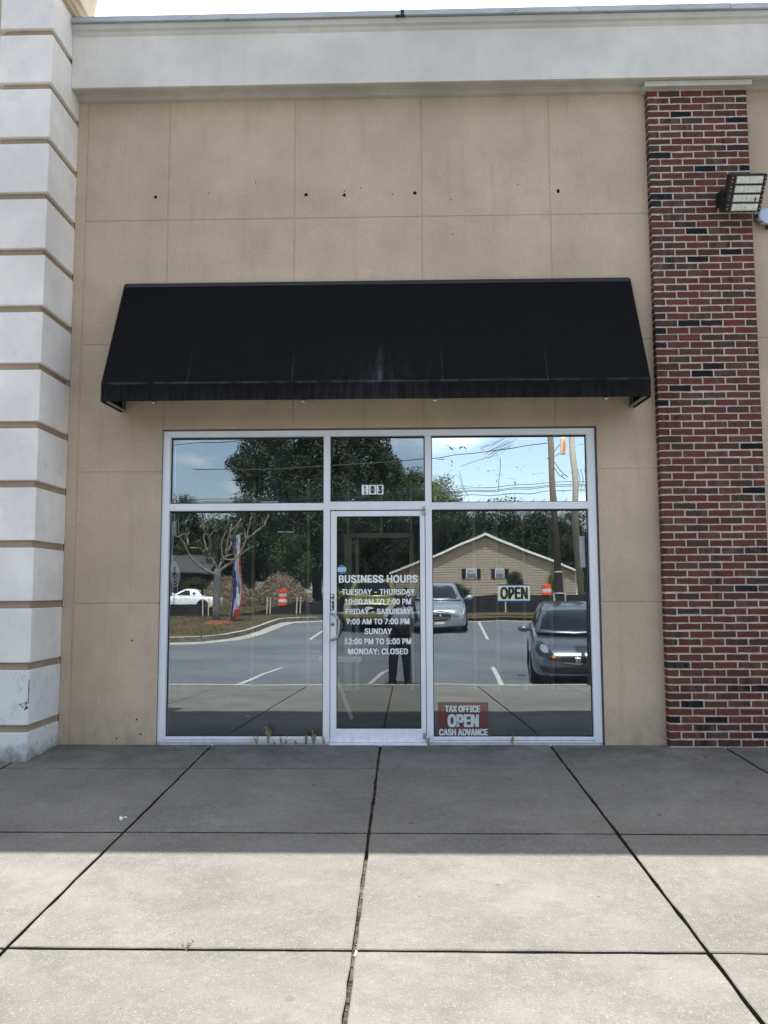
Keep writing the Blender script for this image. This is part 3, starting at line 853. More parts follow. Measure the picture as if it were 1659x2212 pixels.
# panes with black gaskets
GY = .08
def pane(x0, x1, z0, z1, mt='window_glass', par=shop, nm='window_pane', gk=.009, y=GY):
    m = MB(); m.box(x0, x1, y, y + .006, z0, z1); o = m.build(nm, mt, par)
    g = MB()
    yy0 = y - .006
    g.box(x0 - .002, x1 + .002, yy0, y - .0005, z1 - gk * 1.8, z1 + .002); g.box(x0 - .002, x1 + .002, yy0, y - .0005, z0 - .002, z0 + gk)
    g.box(x0 - .002, x0 + gk, yy0, y - .0005, z0 + gk, z1 - gk * 1.8); g.box(x1 - gk, x1 + .002, yy0, y - .0005, z0 + gk, z1 - gk * 1.8)
    g.build('gasket', 'gasket', o); return o
pane(-2.194, -.752, .06, 2.122); pane(-2.194, -.752, 2.188, 2.817)
pane(-.691, .190, 2.200, 2.817); pane(.250, 1.690, .06, 2.122)
fp = pane(.250, 1.690, 2.188, 2.817, 'mirror_film'); fp['label'] = 'window pane covered in scratched mirror film'
# curled flakes where the film has come away
m = MB()
for (x, z, r, a) in ((.44, 2.70, .022, -.7), (.53, 2.71, .020, .6), (.57, 2.705, .016, -.8), (.445, 2.575, .014, -1.2), (.44, 2.54, .009, 1.5), (.46, 2.44, .010, -.8), (.70, 2.35, .008, 0), (.86, 2.39, .012, 1.5), (1.03, 2.37, .016, -1.4), (1.34, 2.60, .010, -.4), (1.47, 2.44, .012, -.6), (1.05, 2.52, .009, .2)):
    c, s_ = math.cos(a), math.sin(a)
    pts = [(x + (u * c - v * s_) * r, z + (u * s_ + v * c) * r) for u, v in ((-1.3, -.1), (-.4, -.35), (.5, -.3), (1.3, 0), (.3, .25), (-.6, .3))]
    m.prism(pts, GY - .0025, GY - .001, 'y')
m.build('film_flake', 'glass_dark', fp)
m = MB()
def scratch(p, r=.0016):
    q = [(x + U(-.004, .004), GY - .002, z + U(-.003, .003)) for x, z in p]; m.tube(q, r, 4, cap=True)
for i in range(16):
    x, z = U(.68, .86), U(2.60, 2.70); scratch([(x + t * .22, z + t * .11 + .012 * math.sin(t * 5 + i)) for t in [q / 6 for q in range(7)]], .0011)
scratch([(.90 - .03 * t, 2.61 - .33 * t + .02 * math.sin(t * 9)) for t in [q / 10 for q in range(11)]], .003)
scratch([(.52 + .28 * t, 2.53 + .09 * t) for t in [q / 8 for q in range(9)]], .0018)
for i in range(22):
    x, z = U(.28, 1.66), U(2.22, 2.78); a = U(0, PI); le = U(.02, .10)
    scratch([(x + le * t * math.cos(a), z + le * t * math.sin(a) + .01 * math.sin(3 * t)) for t in (0, .3, .6, 1)], .0009)
for i in range(9):
    x = U(.28, .52); scratch([(x, U(2.40, 2.50)), (x + .03, 2.36), (x + .08, 2.24)], .0016)
for i in range(5):
    x = U(1.60, 1.67); scratch([(x, 2.5), (x + .02, 2.4), (x - .01, 2.28)], .0012)
for i in range(14):
    x = .30 + i * .10; scratch([(x - .03, 2.196), (x, 2.205), (x + .002, 2.225)], .0022)
m.build('film_scratch', 'blind_grey', fp)['kind'] = 'stuff'

# the glass door
dr = MB(); DX0, DX1 = -.685, .184
dr.box(DX0, -.630, .030, .078, .014, 2.112, bev=.0015)
dro = dr.build('glass_door', 'aluminium', shop); dro['label'] = 'single aluminium and glass entrance door with opening hours'
def dpart(nm, x0, x1, z0, z1, y0=.030, y1=.078, mt='aluminium', bev=.0015):
    m = MB(); m.box(x0, x1, y0, y1, z0, z1, bev=bev); return m.build(nm, mt, dro)
dpart('door_stile', .140, DX1, .014, 2.112)
dpart('door_rail', -.6297, .1397, 2.063, 2.112); dpart('door_rail', -.6297, .1397, .014, .132)
m = MB(); m.box(-.63, .14, .056, .062, .132, 2.063); m.build('door_pane', 'door_glass', dro)
m = MB(); gk = .006
m.box(-.63, .14, .050, .0555, 2.054, 2.063); m.box(-.63, .14, .050, .0555, .132, .139); m.box(-.63, -.624, .050, .0555, .139, 2.054); m.box(.134, .14, .050, .0555, .139, 2.054)
m.build('gasket', 'gasket', dro)
m = MB(); m.box(-.6893, -.686, .04, .10, .01, 2.12); m.box(.1855, .189, .04, .10, .01, 2.12); m.box(-.689, .189, .04, .10, 2.114, 2.121); m.build('door_gap', 'gasket', dro)
# pull handle
m = MB(); hz0, hz1 = .931, 1.167
pts = [(-.668, .03, hz1), (-.668, .00, hz1), (-.664, -.02, hz1 - .002), (-.640, -.035, hz1 - .010), (-.615, -.040, hz1 - .028), (-.604, -.042, hz1 - .06), (-.602, -.042, (hz0 + hz1) / 2), (-.604, -.042, hz0 + .06), (-.615, -.040, hz0 + .028), (-.640, -.035, hz0 + .010), (-.664, -.02, hz0 + .002), (-.668, .00, hz0), (-.668, .03, hz0)]
m.tube(pts, .0125, 12); m.build('pull_handle', 'steel', dro, smooth=True)
m = MB(); m.lathe([(.017, .030), (.017, .024), (.013, .022), (.013, .019), (.004, .019)], (-.664, 0, 1.074), 18, 'y'); m.lathe([(.017, -.0)] * 2, (-.664, .025, 1.074), 6, 'y') if False else None
m.build('lock_cylinder', 'steel', dro, smooth=True)
m = MB(); m.box(-.666, -.662, .0175, .0189, 1.068, 1.080); m.build('keyhole', 'hole_black', dro)
m = MB(); m.tube([(-.632, .105, 1.172), (.142, .105, 1.172)], .012, 10); m.box(-.65, -.632, .08, .115, 1.15, 1.19); m.box(.142, .16, .08, .115, 1.15, 1.19)
m.build('push_bar', 'aluminium', dro)
for (a, z0, z1) in (((.155, .196), 2.072, 2.148),):
    m = MB(); m.box(.158, .193, .008, .03, z0, z1 - .035, bev=.004); m.box(.166, .186, .002, .028, z1 - .030, z1, bev=.003); m.build('pivot_hinge', 'steel', dro)
m = MB(); m.lathe([(.016, .0), (.018, .01), (.018, .055), (.012, .07)], (.196, .012, .005), 14); m.box(.155, .178, .024, .032, .045, .10, bev=.002); m.build('pivot_hinge', 'steel', dro)
# PULL plate
m = MB(); m.box(-.689 + .002, -.6515, .0275, .0295, 1.197, 1.348); pl = m.build('pull_plate', 'vinyl_black', dro)
for i, ch in enumerate('PULL'):
    z1 = 1.343 - i * .0362; text_mesh('pull_letter', ch, -.681, -.659, z1 - .028, z1, .0268, 'vinyl_white', pl, .03, .0004)
for (tx_, a, c, z0, z1) in (('BUSINESS HOURS', -.611, .115, 1.449, 1.520), ('TUESDAY - THURSDAY', -.583, .088, 1.339, 1.392), ('10:00 AM TO 7:00 PM', -.554, .054, 1.249, 1.303),
        ('FRIDAY - SATURDAY', -.548, .053, 1.160, 1.212), ('9:00 AM TO 7:00 PM', -.540, .038, 1.069, 1.122), ('SUNDAY', -.374, -.123, .979, 1.033),
        ('12:00 PM TO 5:00 PM', -.557, .054, .888, .942), ('MONDAY: CLOSED', -.525, .023, .797, .851)):
    text_mesh('hours_lettering', tx_, a, c, z0, z1, .0545, 'vinyl_white', dro, .022, .0006)
# alarm sticker (blue octagon)
m = MB(); cx, cz, r = -.583, 1.572, .043
m.prism([(cx + r * math.cos(PI / 8 + PI / 4 * i), cz + r * math.sin(PI / 8 + PI / 4 * i)) for i in range(8)], .0535, .0545, 'y'); st = m.build('alarm_sticker', 'sticker_blue', dro)
m = MB(); m.box(cx - .0395, cx + .0395, .0528, .0534, cz - .019, cz + .019); m.build('sticker_band', 'sticker_pale', dro)
text_mesh('sticker_lettering', 'ring', cx - .024, cx + .024, cz - .012, cz + .012, .0522, 'blind_grey', dro, .0, .0003)
# house number decals over the door
for i, ch in enumerate('103'):
    a = -.400 + i * .0695
    m = MB(); m.box(a, a + .064, GY - .004, GY - .0025, 2.271, 2.360); pl = m.build('number_decal', 'vinyl_white', shop)
    text_mesh('digit', ch, a + (.022 if ch == '1' else .013), a + (.042 if ch == '1' else .051), 2.279, 2.352, GY - .005, 'vinyl_black', pl, .045, .0004)

# the dim interior behind the glass
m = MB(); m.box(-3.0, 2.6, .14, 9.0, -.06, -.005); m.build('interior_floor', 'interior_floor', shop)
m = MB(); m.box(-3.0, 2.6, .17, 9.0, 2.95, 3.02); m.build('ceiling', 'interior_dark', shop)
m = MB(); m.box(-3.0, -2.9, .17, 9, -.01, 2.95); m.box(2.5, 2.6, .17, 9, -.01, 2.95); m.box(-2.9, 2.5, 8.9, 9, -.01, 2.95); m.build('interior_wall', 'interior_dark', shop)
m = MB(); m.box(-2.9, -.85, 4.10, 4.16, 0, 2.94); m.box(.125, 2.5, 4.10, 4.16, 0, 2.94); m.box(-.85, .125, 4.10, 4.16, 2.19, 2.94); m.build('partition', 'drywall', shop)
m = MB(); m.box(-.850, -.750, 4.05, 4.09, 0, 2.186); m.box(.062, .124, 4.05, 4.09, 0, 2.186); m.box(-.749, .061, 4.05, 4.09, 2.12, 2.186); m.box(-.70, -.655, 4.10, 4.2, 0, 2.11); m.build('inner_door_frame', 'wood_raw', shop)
for x in (-2.14, -1.362, .969, 1.285, 1.66, 2.03):
    m = MB(); m.box(x - .02, x + .02, 4.03, 4.09, 0, 2.94); m.build('stud', 'wood_raw', shop)
for x in (-.80, -.33, .09):
    m = MB(); m.box(x - .018, x + .018, 4.05, 4.09, 2.19, 2.94); m.build('stud', 'wood_raw', shop)
for x in (-1.93, -1.43, -.93, .62, 1.47):
    m = MB(); m.box(x - .018, x - .012, .11, .13, 2.095, 2.13); m.box(x + .012, x + .018, .11, .13, 2.095, 2.13); m.box(x - .012, x + .012, .11, .13, 2.108, 2.114); m.build('ceiling_clip', 'vinyl_white', shop)
m = MB(); m.box(.29, 1.685, .10, .112, 2.235, 2.262); m.build('film_roller', 'blind_grey', shop)
m = MB(); m.box(-1.185, -1.038, .088, .0895, 1.921, 1.931); m.build('glass_label', 'vinyl_white', shop)
m = MB(); m.box(-1.345, -1.185, .088, .0895, 2.194, 2.214); m.build('glass_label', 'vinyl_white', shop)

# things inside, just behind the glass
tx0 = empty('window_poster', (.52, .0765, .057)); tag(tx0, 'red poster reading TAX OFFICE OPEN CASH ADVANCE, low in the right window', 'poster')
def lp(o, dx, dz): pass
m = MB(); m.box(.291 - .52, .749 - .52, 0, .0015, 0, .306); m.build('sheet', 'poster_red', tx0)
def child_text(*a, **k):
    o = text_mesh(*a, **k); return o
for (t_, a, c, z0, z1) in (('TAX OFFICE', .356, .675, .275, .335), ('OPEN', .378, .662, .142, .258), ('CASH ADVANCE', .300, .742, .066, .128)):
    text_mesh('poster_lettering', t_, a - .52, c - .52, z0 - .057, z1 - .057, -.0012, 'poster_mint', tx0, .038, .0005)
os_ = empty('open_sign', (1.0, .072, 1.27)); tag(os_, 'pale green OPEN sign with dark letters stuck to the right window glass', 'sign')
m = MB(); m.box(-.149, .145, 0, .004, .012, .148); m.build('sign_board', 'sign_mint', os_)
m = MB(); m.box(-.149, .145, -.001, .005, .0, .0118); m.box(-.149, .145, -.001, .005, .1482, .156); m.build('sign_edge', 'sign_blue', os_)
text_mesh('sign_lettering', 'OPEN', -.127, .127, .024, .137, -.0015, 'sign_ink', os_, .034, .0006)
# hanging power strip and coiled cord
ps = empty('power_strip', (-2.165, .105, 1.33)); tag(ps, 'pale green power strip hanging on a coiled white cord inside left window', 'power strip')
m = MB(); m.box(-.020, .022, -.012, .012, .565, .70, bev=.004); m.build('strip_body', 'cord_green', ps)
m = MB(); m.tube([(0, 0, 1.45), (.002, 0, .70)], .004, 6); m.tube([(-.008, 0, .565), (-.012, 0, .36), (-.004, 0, .2), (-.002, 0, 0), (.0, 0, -.05)], .006, 6)
m.tube([(.012, 0, .70), (.03, 0, .715), (.042, 0, .68), (.045, 0, .60), (.05, 0, .575)], .003, 6)
for q in range(4):
    m.tube([(.012 * q / 3 + (.03 + .004 * q) * math.sin(t) + .005, .004 * q, .25 + (.075 + .008 * q) * math.cos(t) - .02 * q) for t in [2 * PI * k / 16 for k in range(17)]], .0045, 6, cap=False)
m.build('cord', 'vinyl_white', ps)
# folding trestle inside the door
tb = empty('trestle', (-.60, 1.6, 0)); tag(tb, 'pale wooden trestle standing inside behind the glass door', 'trestle')
m = MB(); m.box(-.35, .12, -.05, .05, .60, .66); m.build('top_beam', 'wood_raw', tb)
m = MB(); m.tube([(-.22, -.03, .60), (.02, -.12, 0)], .022, 6); m.build('leg', 'wood_raw', tb)
m = MB(); m.tube([(-.22, .03, .60), (-.3, .12, 0)], .022, 6); m.build('leg', 'wood_raw', tb)

# ------------------------------------------------------------------ awning
aw = empty('awning', (0, 0, 3.04)); tag(aw, 'long black canvas awning over the shop windows and door', 'awning')
AX0, AX1, AY, ZT, ZV, ZB = -2.652, 2.125, -.53, 4.283, 3.195, 3.035
def A(x, y, z): return (x, y, z - 3.04)
m = MB(); n = 64
rowsP = []
for (y, z) in ((-.012, ZT), (-.09, ZT - .17), (-.27, 3.74), (-.45, 3.365), (AY, ZV), (AY - .003, ZV - .03), (AY, ZB)):
    rowsP.append((y, z))
for j_, (y, z) in enumerate(rowsP):
    for i in range(n + 1):
        x = AX0 + (AX1 - AX0) * i / n; u = i / n
        sag = .010 * abs(math.sin(PI * u * 5)) * (j_ in (1, 2, 3)) + .0025 * noise.noise(Vector((x * 3, z * 4, 0)))
        zz = z - (.0012 * math.sin(u * 23) if j_ == 6 else 0)
        m.v.append(A(x, y + sag, zz))
for j_ in range(len(rowsP) - 1):
    for i in range(n):
        a = j_ * (n + 1) + i; m.f.append((a, a + n + 1, a + n + 2, a + 1)); m.mi.append(0)
o = m.build('canopy', 'awning_canvas', aw, fix=False); sharp_smooth(o, 20)
for x in (AX0, AX1):
    m = MB(); s_ = 1 if x < 0 else -1
    m.prism([(-.005, ZT - 3.04), (AY, ZV - 3.04), (AY, ZB - 3.04), (-.005, 3.055 - 3.04)], x + s_ * .001, x + s_ * .006, 'x'); m.build('end_panel', 'awning_canvas', aw)
    m = MB(); xx_ = x + s_ * .034
    m.tube([A(xx_, -.02, 3.062), A(xx_, AY + .02, ZB + .012)], .016, 4); m.tube([A(xx_, -.02, 3.06), A(xx_, -.02, ZT - .07)], .012, 4); m.tube([A(xx_, AY + .03, ZB), A(xx_, AY + .03, ZV - .03)], .010, 4)
    m.tube([A(xx_, AY + .03, ZV - .03), A(xx_, -.02, ZT - .07)], .010, 4)
    m.build('frame_tube', 'steel', aw)
m = MB(); m.tube([A(AX0 + .02, AY + .022, ZB + .022), A(AX1 - .02, AY + .022, ZB + .022)], .012, 4); m.build('frame_tube', 'dark_metal', aw)
for x in (AX0 - .002, AX1 + .002):
    m = MB(); m.tube([A(x, -.01, ZT), A(x, AY - .002, ZV), A(x, AY - .002, ZB), A(x, -.01, 3.052)], .005, 6); m.build('piping', 'black_plastic', aw)
for x in (-2.20, -.88, .27, 1.75):
    m = MB(); m.box(x - .018, x + .018, AY + .02, AY + .06, ZB - .018 - 3.04, ZB + .01 - 3.04, bev=.002); m.build('clip', 'steel', aw)
m = MB(); m.box(AX0 + .01, AX1 - .01, -.03, -.001, ZT - .03 - 3.04, ZT + .006 - 3.04); m.build('head_bar', 'dark_metal', aw)

# ------------------------------------------------------------------ floodlight and round camera
fl = empty('floodlight', (2.88, -.092, 4.86)); tag(fl, 'black four-module LED floodlight bracketed to the brick pilaster', 'floodlight')
org = Vector((2.88, -.092, 4.86))
BLc = Vector((2.930, -.25, 4.806)); TLc = Vector((2.930, -.44, 5.068))
vdir = (TLc - BLc); vl = vdir.length; vdir.normalize(); xd = Vector((1, 0, 0)); nd = xd.cross(vdir).normalized()   # nd faces down and out
if nd.y > 0: nd = -nd
FM = Matrix((xd, vdir, nd)).transposed().to_4x4(); FM.translation = BLc - org
m = MB(); m.box(.0, .325, .0, vl, -.050, -.012, bev=.003)
for k in range(21):
    x = .0 + k * .0153; m.box(x, x + .004, .004, vl - .004, -.085, -.050)
m.xf(FM); m.build('housing', 'black_plastic', fl)
mh = (vl - .012) / 4
for k in range(4):
    z0 = .006 + k * mh
    m = MB(); m.box(.056, .298, z0 + .003, z0 + mh - .009, -.012, .004, bev=.002); m.xf(FM); md = m.build('lens_frame', 'lens_rim', fl)
    m = MB()
    for q in range(6):
        m.box(.062 + q * .0385, .062 + q * .0385 + .0382, z0 + .008, z0 + mh - .014, .004, .010, bev=.003)
    m.xf(FM); m.build('lens', 'lens_optic', fl)
    m = MB(); m.box(.173, .179, z0 + mh / 2 - .007, z0 + mh / 2, .0102, .0125); m.xf(FM); m.build('lens_screw', 'dark_metal', fl)
for a_, c_ in ((.0, .052), (.302, .325)):
    m = MB(); m.box(a_, c_, .0, vl, -.012, .006, bev=.002); m.xf(FM); m.build('side_plate', 'black_plastic', fl)
m = MB()
for k in range(4):
    z0 = .006 + k * mh
    for zz in (.3, .72):
        for x in (.022, .314): m.lathe([(.0042, .006), (.0042, .0085), (.002, .0095)], (x, z0 + mh * zz, 0), 8, 'z')
m.xf(FM); m.build('bolt', 'bolt_white', fl)
m = MB()
m.box(.04, .17, -.012, .012, .06, .20, bev=.003)
m.prism([(-.012, .07), (-.012, .20), (-.17, .16), (-.24, .12), (-.24, .02), (-.12, .02)], .052, .066, 'x')
m.prism([(-.012, .07), (-.012, .20), (-.17, .16), (-.24, .12), (-.24, .02), (-.12, .02)], .30, .312, 'x')
m.tube([(.05, -.20, .09), (.32, -.20, .09)], .02, 8)
m.build('bracket', 'black_plastic', fl)
m = MB(); m.tube([(.34, -.14, .02), (.345, -.10, -.05), (.36, -.07, -.10), (.40, -.05, -.11), (.45, -.04, -.09)], .006, 6); m.build('power_cable', 'black_plastic', fl)
rc = empty('wall_lamp', (3.395, 0, 4.845)); tag(rc, 'small round grey wall lamp at right picture edge below the floodlight', 'wall lamp')
m = MB(); m.lathe([(.070, 0), (.074, -.02), (.084, -.035), (.084, -.075), (.078, -.082)], (0, 0, 0), 28, 'y'); m.build('lamp_housing', 'steel', rc, smooth=False)
m = MB(); m.lathe([(.072, -.083), (.072, -.087), (.066, -.090)], (0, 0, 0), 28, 'y'); m.build('lamp_face', 'lamp_blue', rc)
m = MB(); m.box(.0, .05, -.06, -.02, -.11, -.06, bev=.006); m.box(-.10, -.06, -.05, -.015, .005, .035, bev=.004); m.build('lamp_bracket', 'dark_metal', rc)

# ------------------------------------------------------------------ weeds, litter
def weed(x, y, h, n, sp, mt, label, leaf=1.0):
    o = empty('weed', (x, y, gz(y) - .005)); tag(o, label, 'weed', 'dry weeds along the foot of the window frame' if y > -.5 else None)
    m = MB(); lf = MB()
    for i in range(n):
        a = U(0, 2 * PI); le = h * U(.55, 1.0); lean = sp * U(.2, 1.0)
        dx, dy = math.cos(a) * lean, math.sin(a) * lean * .35 - (.01 if y > -.5 else 0)
        P = [Vector((dx * t ** 1.4, dy * t, le * t)) for t in [k / 5 for k in range(6)]]
        m.tube(P, [.0034 - .0020 * k / 5 for k in range(6)], 4)
        for k in range(int(le / .0065)):
            t = U(.15, 1.0); p = Vector((dx * t ** 1.4, dy * t, le * t))
            d = Vector((U(-1, 1), U(-1, .6), U(.1, 1.1))).normalized() * U(.008, .020) * leaf; s_ = d.cross(Vector((U(-1, 1), U(-1, 1), U(-1, 1)))).normalized() * .0042 * leaf
            lf.add([p - s_ * .2, p + d * .5 - s_, p + d, p + d * .5 + s_], [(0, 1, 2, 3)])
    m.build('stem', mt, o); lf.build('leaves', mt, o, fix=False)
    return o
weed(-1.342, -.012, .105, 6, .05, 'weed_dry', 'bushy dry weed, leftmost at the foot of the left window')
weed(-1.242, -.012, .165, 7, .05, 'weed_dry', 'tallest dry weed at the foot of the left window')
weed(-1.125, -.012, .075, 5, .02, 'weed_dry', 'short thick brown weed in the middle of the left sill')
weed(-1.078, -.012, .09, 5, .03, 'weed_dry', 'thin branching weed right of the short thick one')
weed(-.897, -.012, .105, 7, .022, 'weed_green', 'upright greenish weed left of the clump beside the door')
weed(-.83, -.012, .13, 10, .035, 'weed_dry', 'dense weed clump near the door mullion')
weed(-.741, -.012, .10, 5, .03, 'weed_dry', 'weed in front of the mullion left of the door')
weed(.947, -.012, .105, 7, .03, 'weed_dry', 'single weed at the foot of the right window')
weed(-.99, -.012, .04, 5, .015, 'weed_green', 'tiny weed seedling between the sill weeds')
weed(-1.18, -.012, .04, 4, .015, 'weed_green', 'tiny weed seedling right of the tallest sill weed')
weed(-.955, -3.866, .042, 5, .035, 'weed_dry', 'dry weed tuft growing in the sunlit sidewalk joint')
weed(-2.42, -3.86, .03, 6, .05, 'weed_dry', 'low dry weed where two sidewalk joints cross at left', .8)
# crumbs and leaves fallen in the joints
m = MB()
def crumb(x, y, r):
    z = gz(y) - .030
    pts = [(x + r * U(.6, 1.3) * math.cos(t), y + r * U(.6, 1.6) * math.sin(t)) for t in [2 * PI * k / 6 for k in range(6)]]
    m.prism(pts, z, z + r * U(.4, .9), 'z')
for i in range(260):
    y = -U(0, 7.4); k = random.choice([-1.746, -.2295, 1.287, 2.8035]); crumb(k + U(-.007, .007), y, U(.0015, .005))
for i in range(120):
    x = U(-4, 4); crumb(x, random.choice((-2.36, -3.865)) + U(-.004, .004), U(.0015, .004))
tag(m.build('joint_litter', 'grit_brown'), 'brown grit and crumbs lying in the sidewalk joints', 'litter', kind='stuff')
m = MB()
for i in range(90):                            # dark scraps scattered on the slabs
    x, y = U(-4, 4.2), -abs(random.gauss(0, 1.1)) - .03
    if y < -5: continue
    r = U(.003, .010); m.prism([(x + r * 1.7 * U(.7, 1.2) * math.cos(t), y + r * .6 * U(.6, 1.3) * math.sin(t)) for t in [2 * PI * k / 6 for k in range(6)]], gz(y) - .003, gz(y) + .0032, 'z')
tag(m.build('leaf_litter', 'mulch_dark'), 'small dark leaf scraps scattered on the shaded sidewalk', 'litter', kind='stuff')
m = MB()
for (x, y, r) in ((-1.85, -2.10, .016), (-1.83, -2.075, .010), (-1.865, -2.07, .008), (-1.845, -2.13, .007)):
    m.prism([(x + r * U(.6, 1.2) * math.cos(t), y + r * U(.6, 1.5) * math.sin(t)) for t in [2 * PI * k / 7 for k in range(7)]], gz(y) - .002, gz(y) + .004, 'z')
tag(m.build('paper_scrap', 'paper_scrap'), 'crumpled white scrap on the shaded slab left of the door', 'scrap')
m = MB(); m.prism([(-.226, -3.92), (-.218, -3.915), (-.214, -3.87), (-.222, -3.865)], gz(-3.9) - .01, gz(-3.9) + .002, 'z')
tag(m.build('cigarette_end', 'paper_scrap'), 'white cigarette end in the middle sidewalk joint', 'cigarette end')

# ================================================================== ACROSS THE PARKING LOT (what the glass reflects)
from mathutils.bvhtree import BVHTree
def subsurf(o, lv=2):
    md = o.modifiers.new('subsurf', 'SUBSURF'); md.levels = lv; md.render_levels = lv
    me = o.data; me.polygons.foreach_set('use_smooth', [True] * len(me.polygons)); return o
def bvh_of(o):
    dg = bpy.context.evaluated_depsgraph_get(); dg.update()
    me = o.evaluated_get(dg).to_mesh()
    t = BVHTree.FromPolygons([v.co.copy() for v in me.vertices], [tuple(p.vertices) for p in me.polygons]); return t
def decal(trees, nm, poly, mt, par, side='front', off=.006, cuts=3, mirror=False):
    """thin part laid on a curved body: poly points are (x,z) for the front, (y,z) for a side, (x,y) for the top"""
    bm = bmesh.new(); vs = [bm.verts.new((p[0], p[1], 0)) for p in poly]; bm.faces.new(vs)
    bmesh.ops.triangulate(bm, faces=bm.faces[:]); bmesh.ops.subdivide_edges(bm, edges=bm.edges[:], cuts=cuts, use_grid_fill=True)
    dirs = {'front': Vector((0, -1, 0)), 'back': Vector((0, 1, 0)), 'right': Vector((-1, 0, 0)), 'left': Vector((1, 0, 0))}
    d = dirs[side]
    for v in bm.verts:
        a, b_ = v.co.x, v.co.y
        o = {'front': Vector((a, 5, b_)), 'back': Vector((a, -5, b_)), 'right': Vector((5, a, b_)), 'left': Vector((-5, a, b_))}[side]
        best = None
        for t in trees:
            h = t.ray_cast(o, d)
            if h[0] is not None and (best is None or h[3] < best[1]): best = (h[0], h[3])
        if best is None: best = (o + d * (5 - 1.5), 0)
        v.co = best[0] - d * off
    me = bpy.data.meshes.new(nm); bm.to_mesh(me); bm.free(); me.materials.append(MATS[mt])
    me.polygons.foreach_set('use_smooth', [True] * len(me.polygons))
    o = bpy.data.objects.new(nm, me); COL.objects.link(o); o.parent = par; return o
def body_loft(st, nm, mt, par):
    m = MB(); R = []
    for (y, hw, zb, zs, zt) in st:
        h = [(0, zb), (hw * .88, zb), (hw * .985, zb + .09), (hw, zb + (zs - zb) * .55), (hw * .985, zs), (hw * .90, zs + (zt - zs) * .62), (hw * .55, zt - .004), (0, zt)]
        R.append([(x, y, z) for x, z in h] + [(-x, y, z) for x, z in h[-2:0:-1]])
    n = len(R[0])
    for r in R: m.v += r
    for i in range(len(R) - 1):
        for k in range(n):
            k2 = (k + 1) % n; m.f.append((i * n + k, i * n + k2, (i + 1) * n + k2, (i + 1) * n + k)); m.mi.append(0)
    m.f.append(tuple(range(n))); m.mi.append(0); m.f.append(tuple((len(R) - 1) * n + k for k in range(n - 1, -1, -1))); m.mi.append(0)
    return subsurf(m.build(nm, mt, par))
def cabin_loft(rings, nm, mt, par):
    """rings: (z, y_front, y_rear, halfwidth_front, halfwidth_rear, bow)"""
    m = MB()
    for (z, yf, yr, wf, wr, bow) in rings:
        h = [(0, yf + bow), (wf * .55, yf + bow * .7), (wf * .93, yf), (wf, yf - .14), ((wf + wr) / 2 * 1.01, (yf + yr) / 2), (wr, yr + .14), (wr * .93, yr), (wr * .5, yr - bow * .5), (0, yr - bow * .6)]
        m.v += [(x, y, z) for x, y in h] + [(-x, y, z) for x, y in h[-2:0:-1]]
    n = 16
    for i in range(len(rings) - 1):
        for k in range(n):
            k2 = (k + 1) % n; m.f.append((i * n + k, i * n + k2, (i + 1) * n + k2, (i + 1) * n + k)); m.mi.append(0)
    m.f.append(tuple(range(n))); m.mi.append(0); m.f.append(tuple((len(rings) - 1) * n + k for k in range(n))); m.mi.append(0)
    return subsurf(m.build(nm, mt, par))
def wheel(par, x, y, r, s):
    m = MB(); w = .21; x0 = x
    m.lathe([(r - .07, -.0), (r - .02, .002), (r, .03), (r, w - .03), (r - .03, w), (.1, w)], (x0, y, r), 28, 'x')
    if s > 0: m.v = [(2 * x0 - v[0], v[1], v[2]) for v in m.v]
    wh = m.build('wheel', 'tyre', par, smooth=False)
    q = MB(); rr = r - .07
    q.lathe([(rr, .0), (rr, .012), (rr - .02, .03), (.06, .035)], (0, 0, 0), 24, 'x')
    for k in range(5):
        a = 2 * PI * k / 5 + .3
        q.prism([(math.cos(a - .22) * .05, math.sin(a - .22) * .05), (math.cos(a - .12) * rr, math.sin(a - .12) * rr), (math.cos(a + .12) * rr, math.sin(a + .12) * rr), (math.cos(a + .22) * .05, math.sin(a + .22) * .05)], -.006, .012, 'x')
    q.lathe([(.05, -.012), (.06, .01)], (0, 0, 0), 12, 'x')
    sg = 1 if s < 0 else -1
    q.v = [(x0 + sg * (v[0]), v[1] + y, v[2] + r) for v in q.v]
    q.build('rim', 'steel', wh)
def circ(cy, cz, r, n=22, flat=None):
    P = [(cy + r * math.cos(2 * PI * k / n), cz + r * math.sin(2 * PI * k / n)) for k in range(n)]
    return [(a, max(b_, flat)) if flat is not None else (a, b_) for a, b_ in P]
def mir(p): return [(-x, z) for x, z in reversed(p)]
def car_common(root, T, L, hw, wr, wy, mt):
    for y in wy:
        for s, sd in ((1, 'right'), (-1, 'left')):
            decal(T, 'wheel_arch', circ(y, wr + .01, wr + .055, flat=.235), 'rubber_trim', root, sd, .006, 1)
            wheel(root, s * (hw + .012), y, wr, s)
def mirrors(root, hw, y, z, mt, k=1.0):
    for s in (1, -1):
        m = MB(); x = s * (hw + .12)
        m.lathe([(.03, -.06), (.085, -.045), (.10, -.01), (.095, .03), (.05, .065), (.01, .07)], (0, 0, 0), 12, 'y')
        m.v = [(x + v[0] * 1.15 * k, y + v[1], z + v[2] * .72 * k) for v in m.v]
        m.tube([(s * (hw - .06), y - .02, z - .04), (x, y, z - .01)], .022, 6)
        m.build('wing_mirror', mt, root, smooth=True)

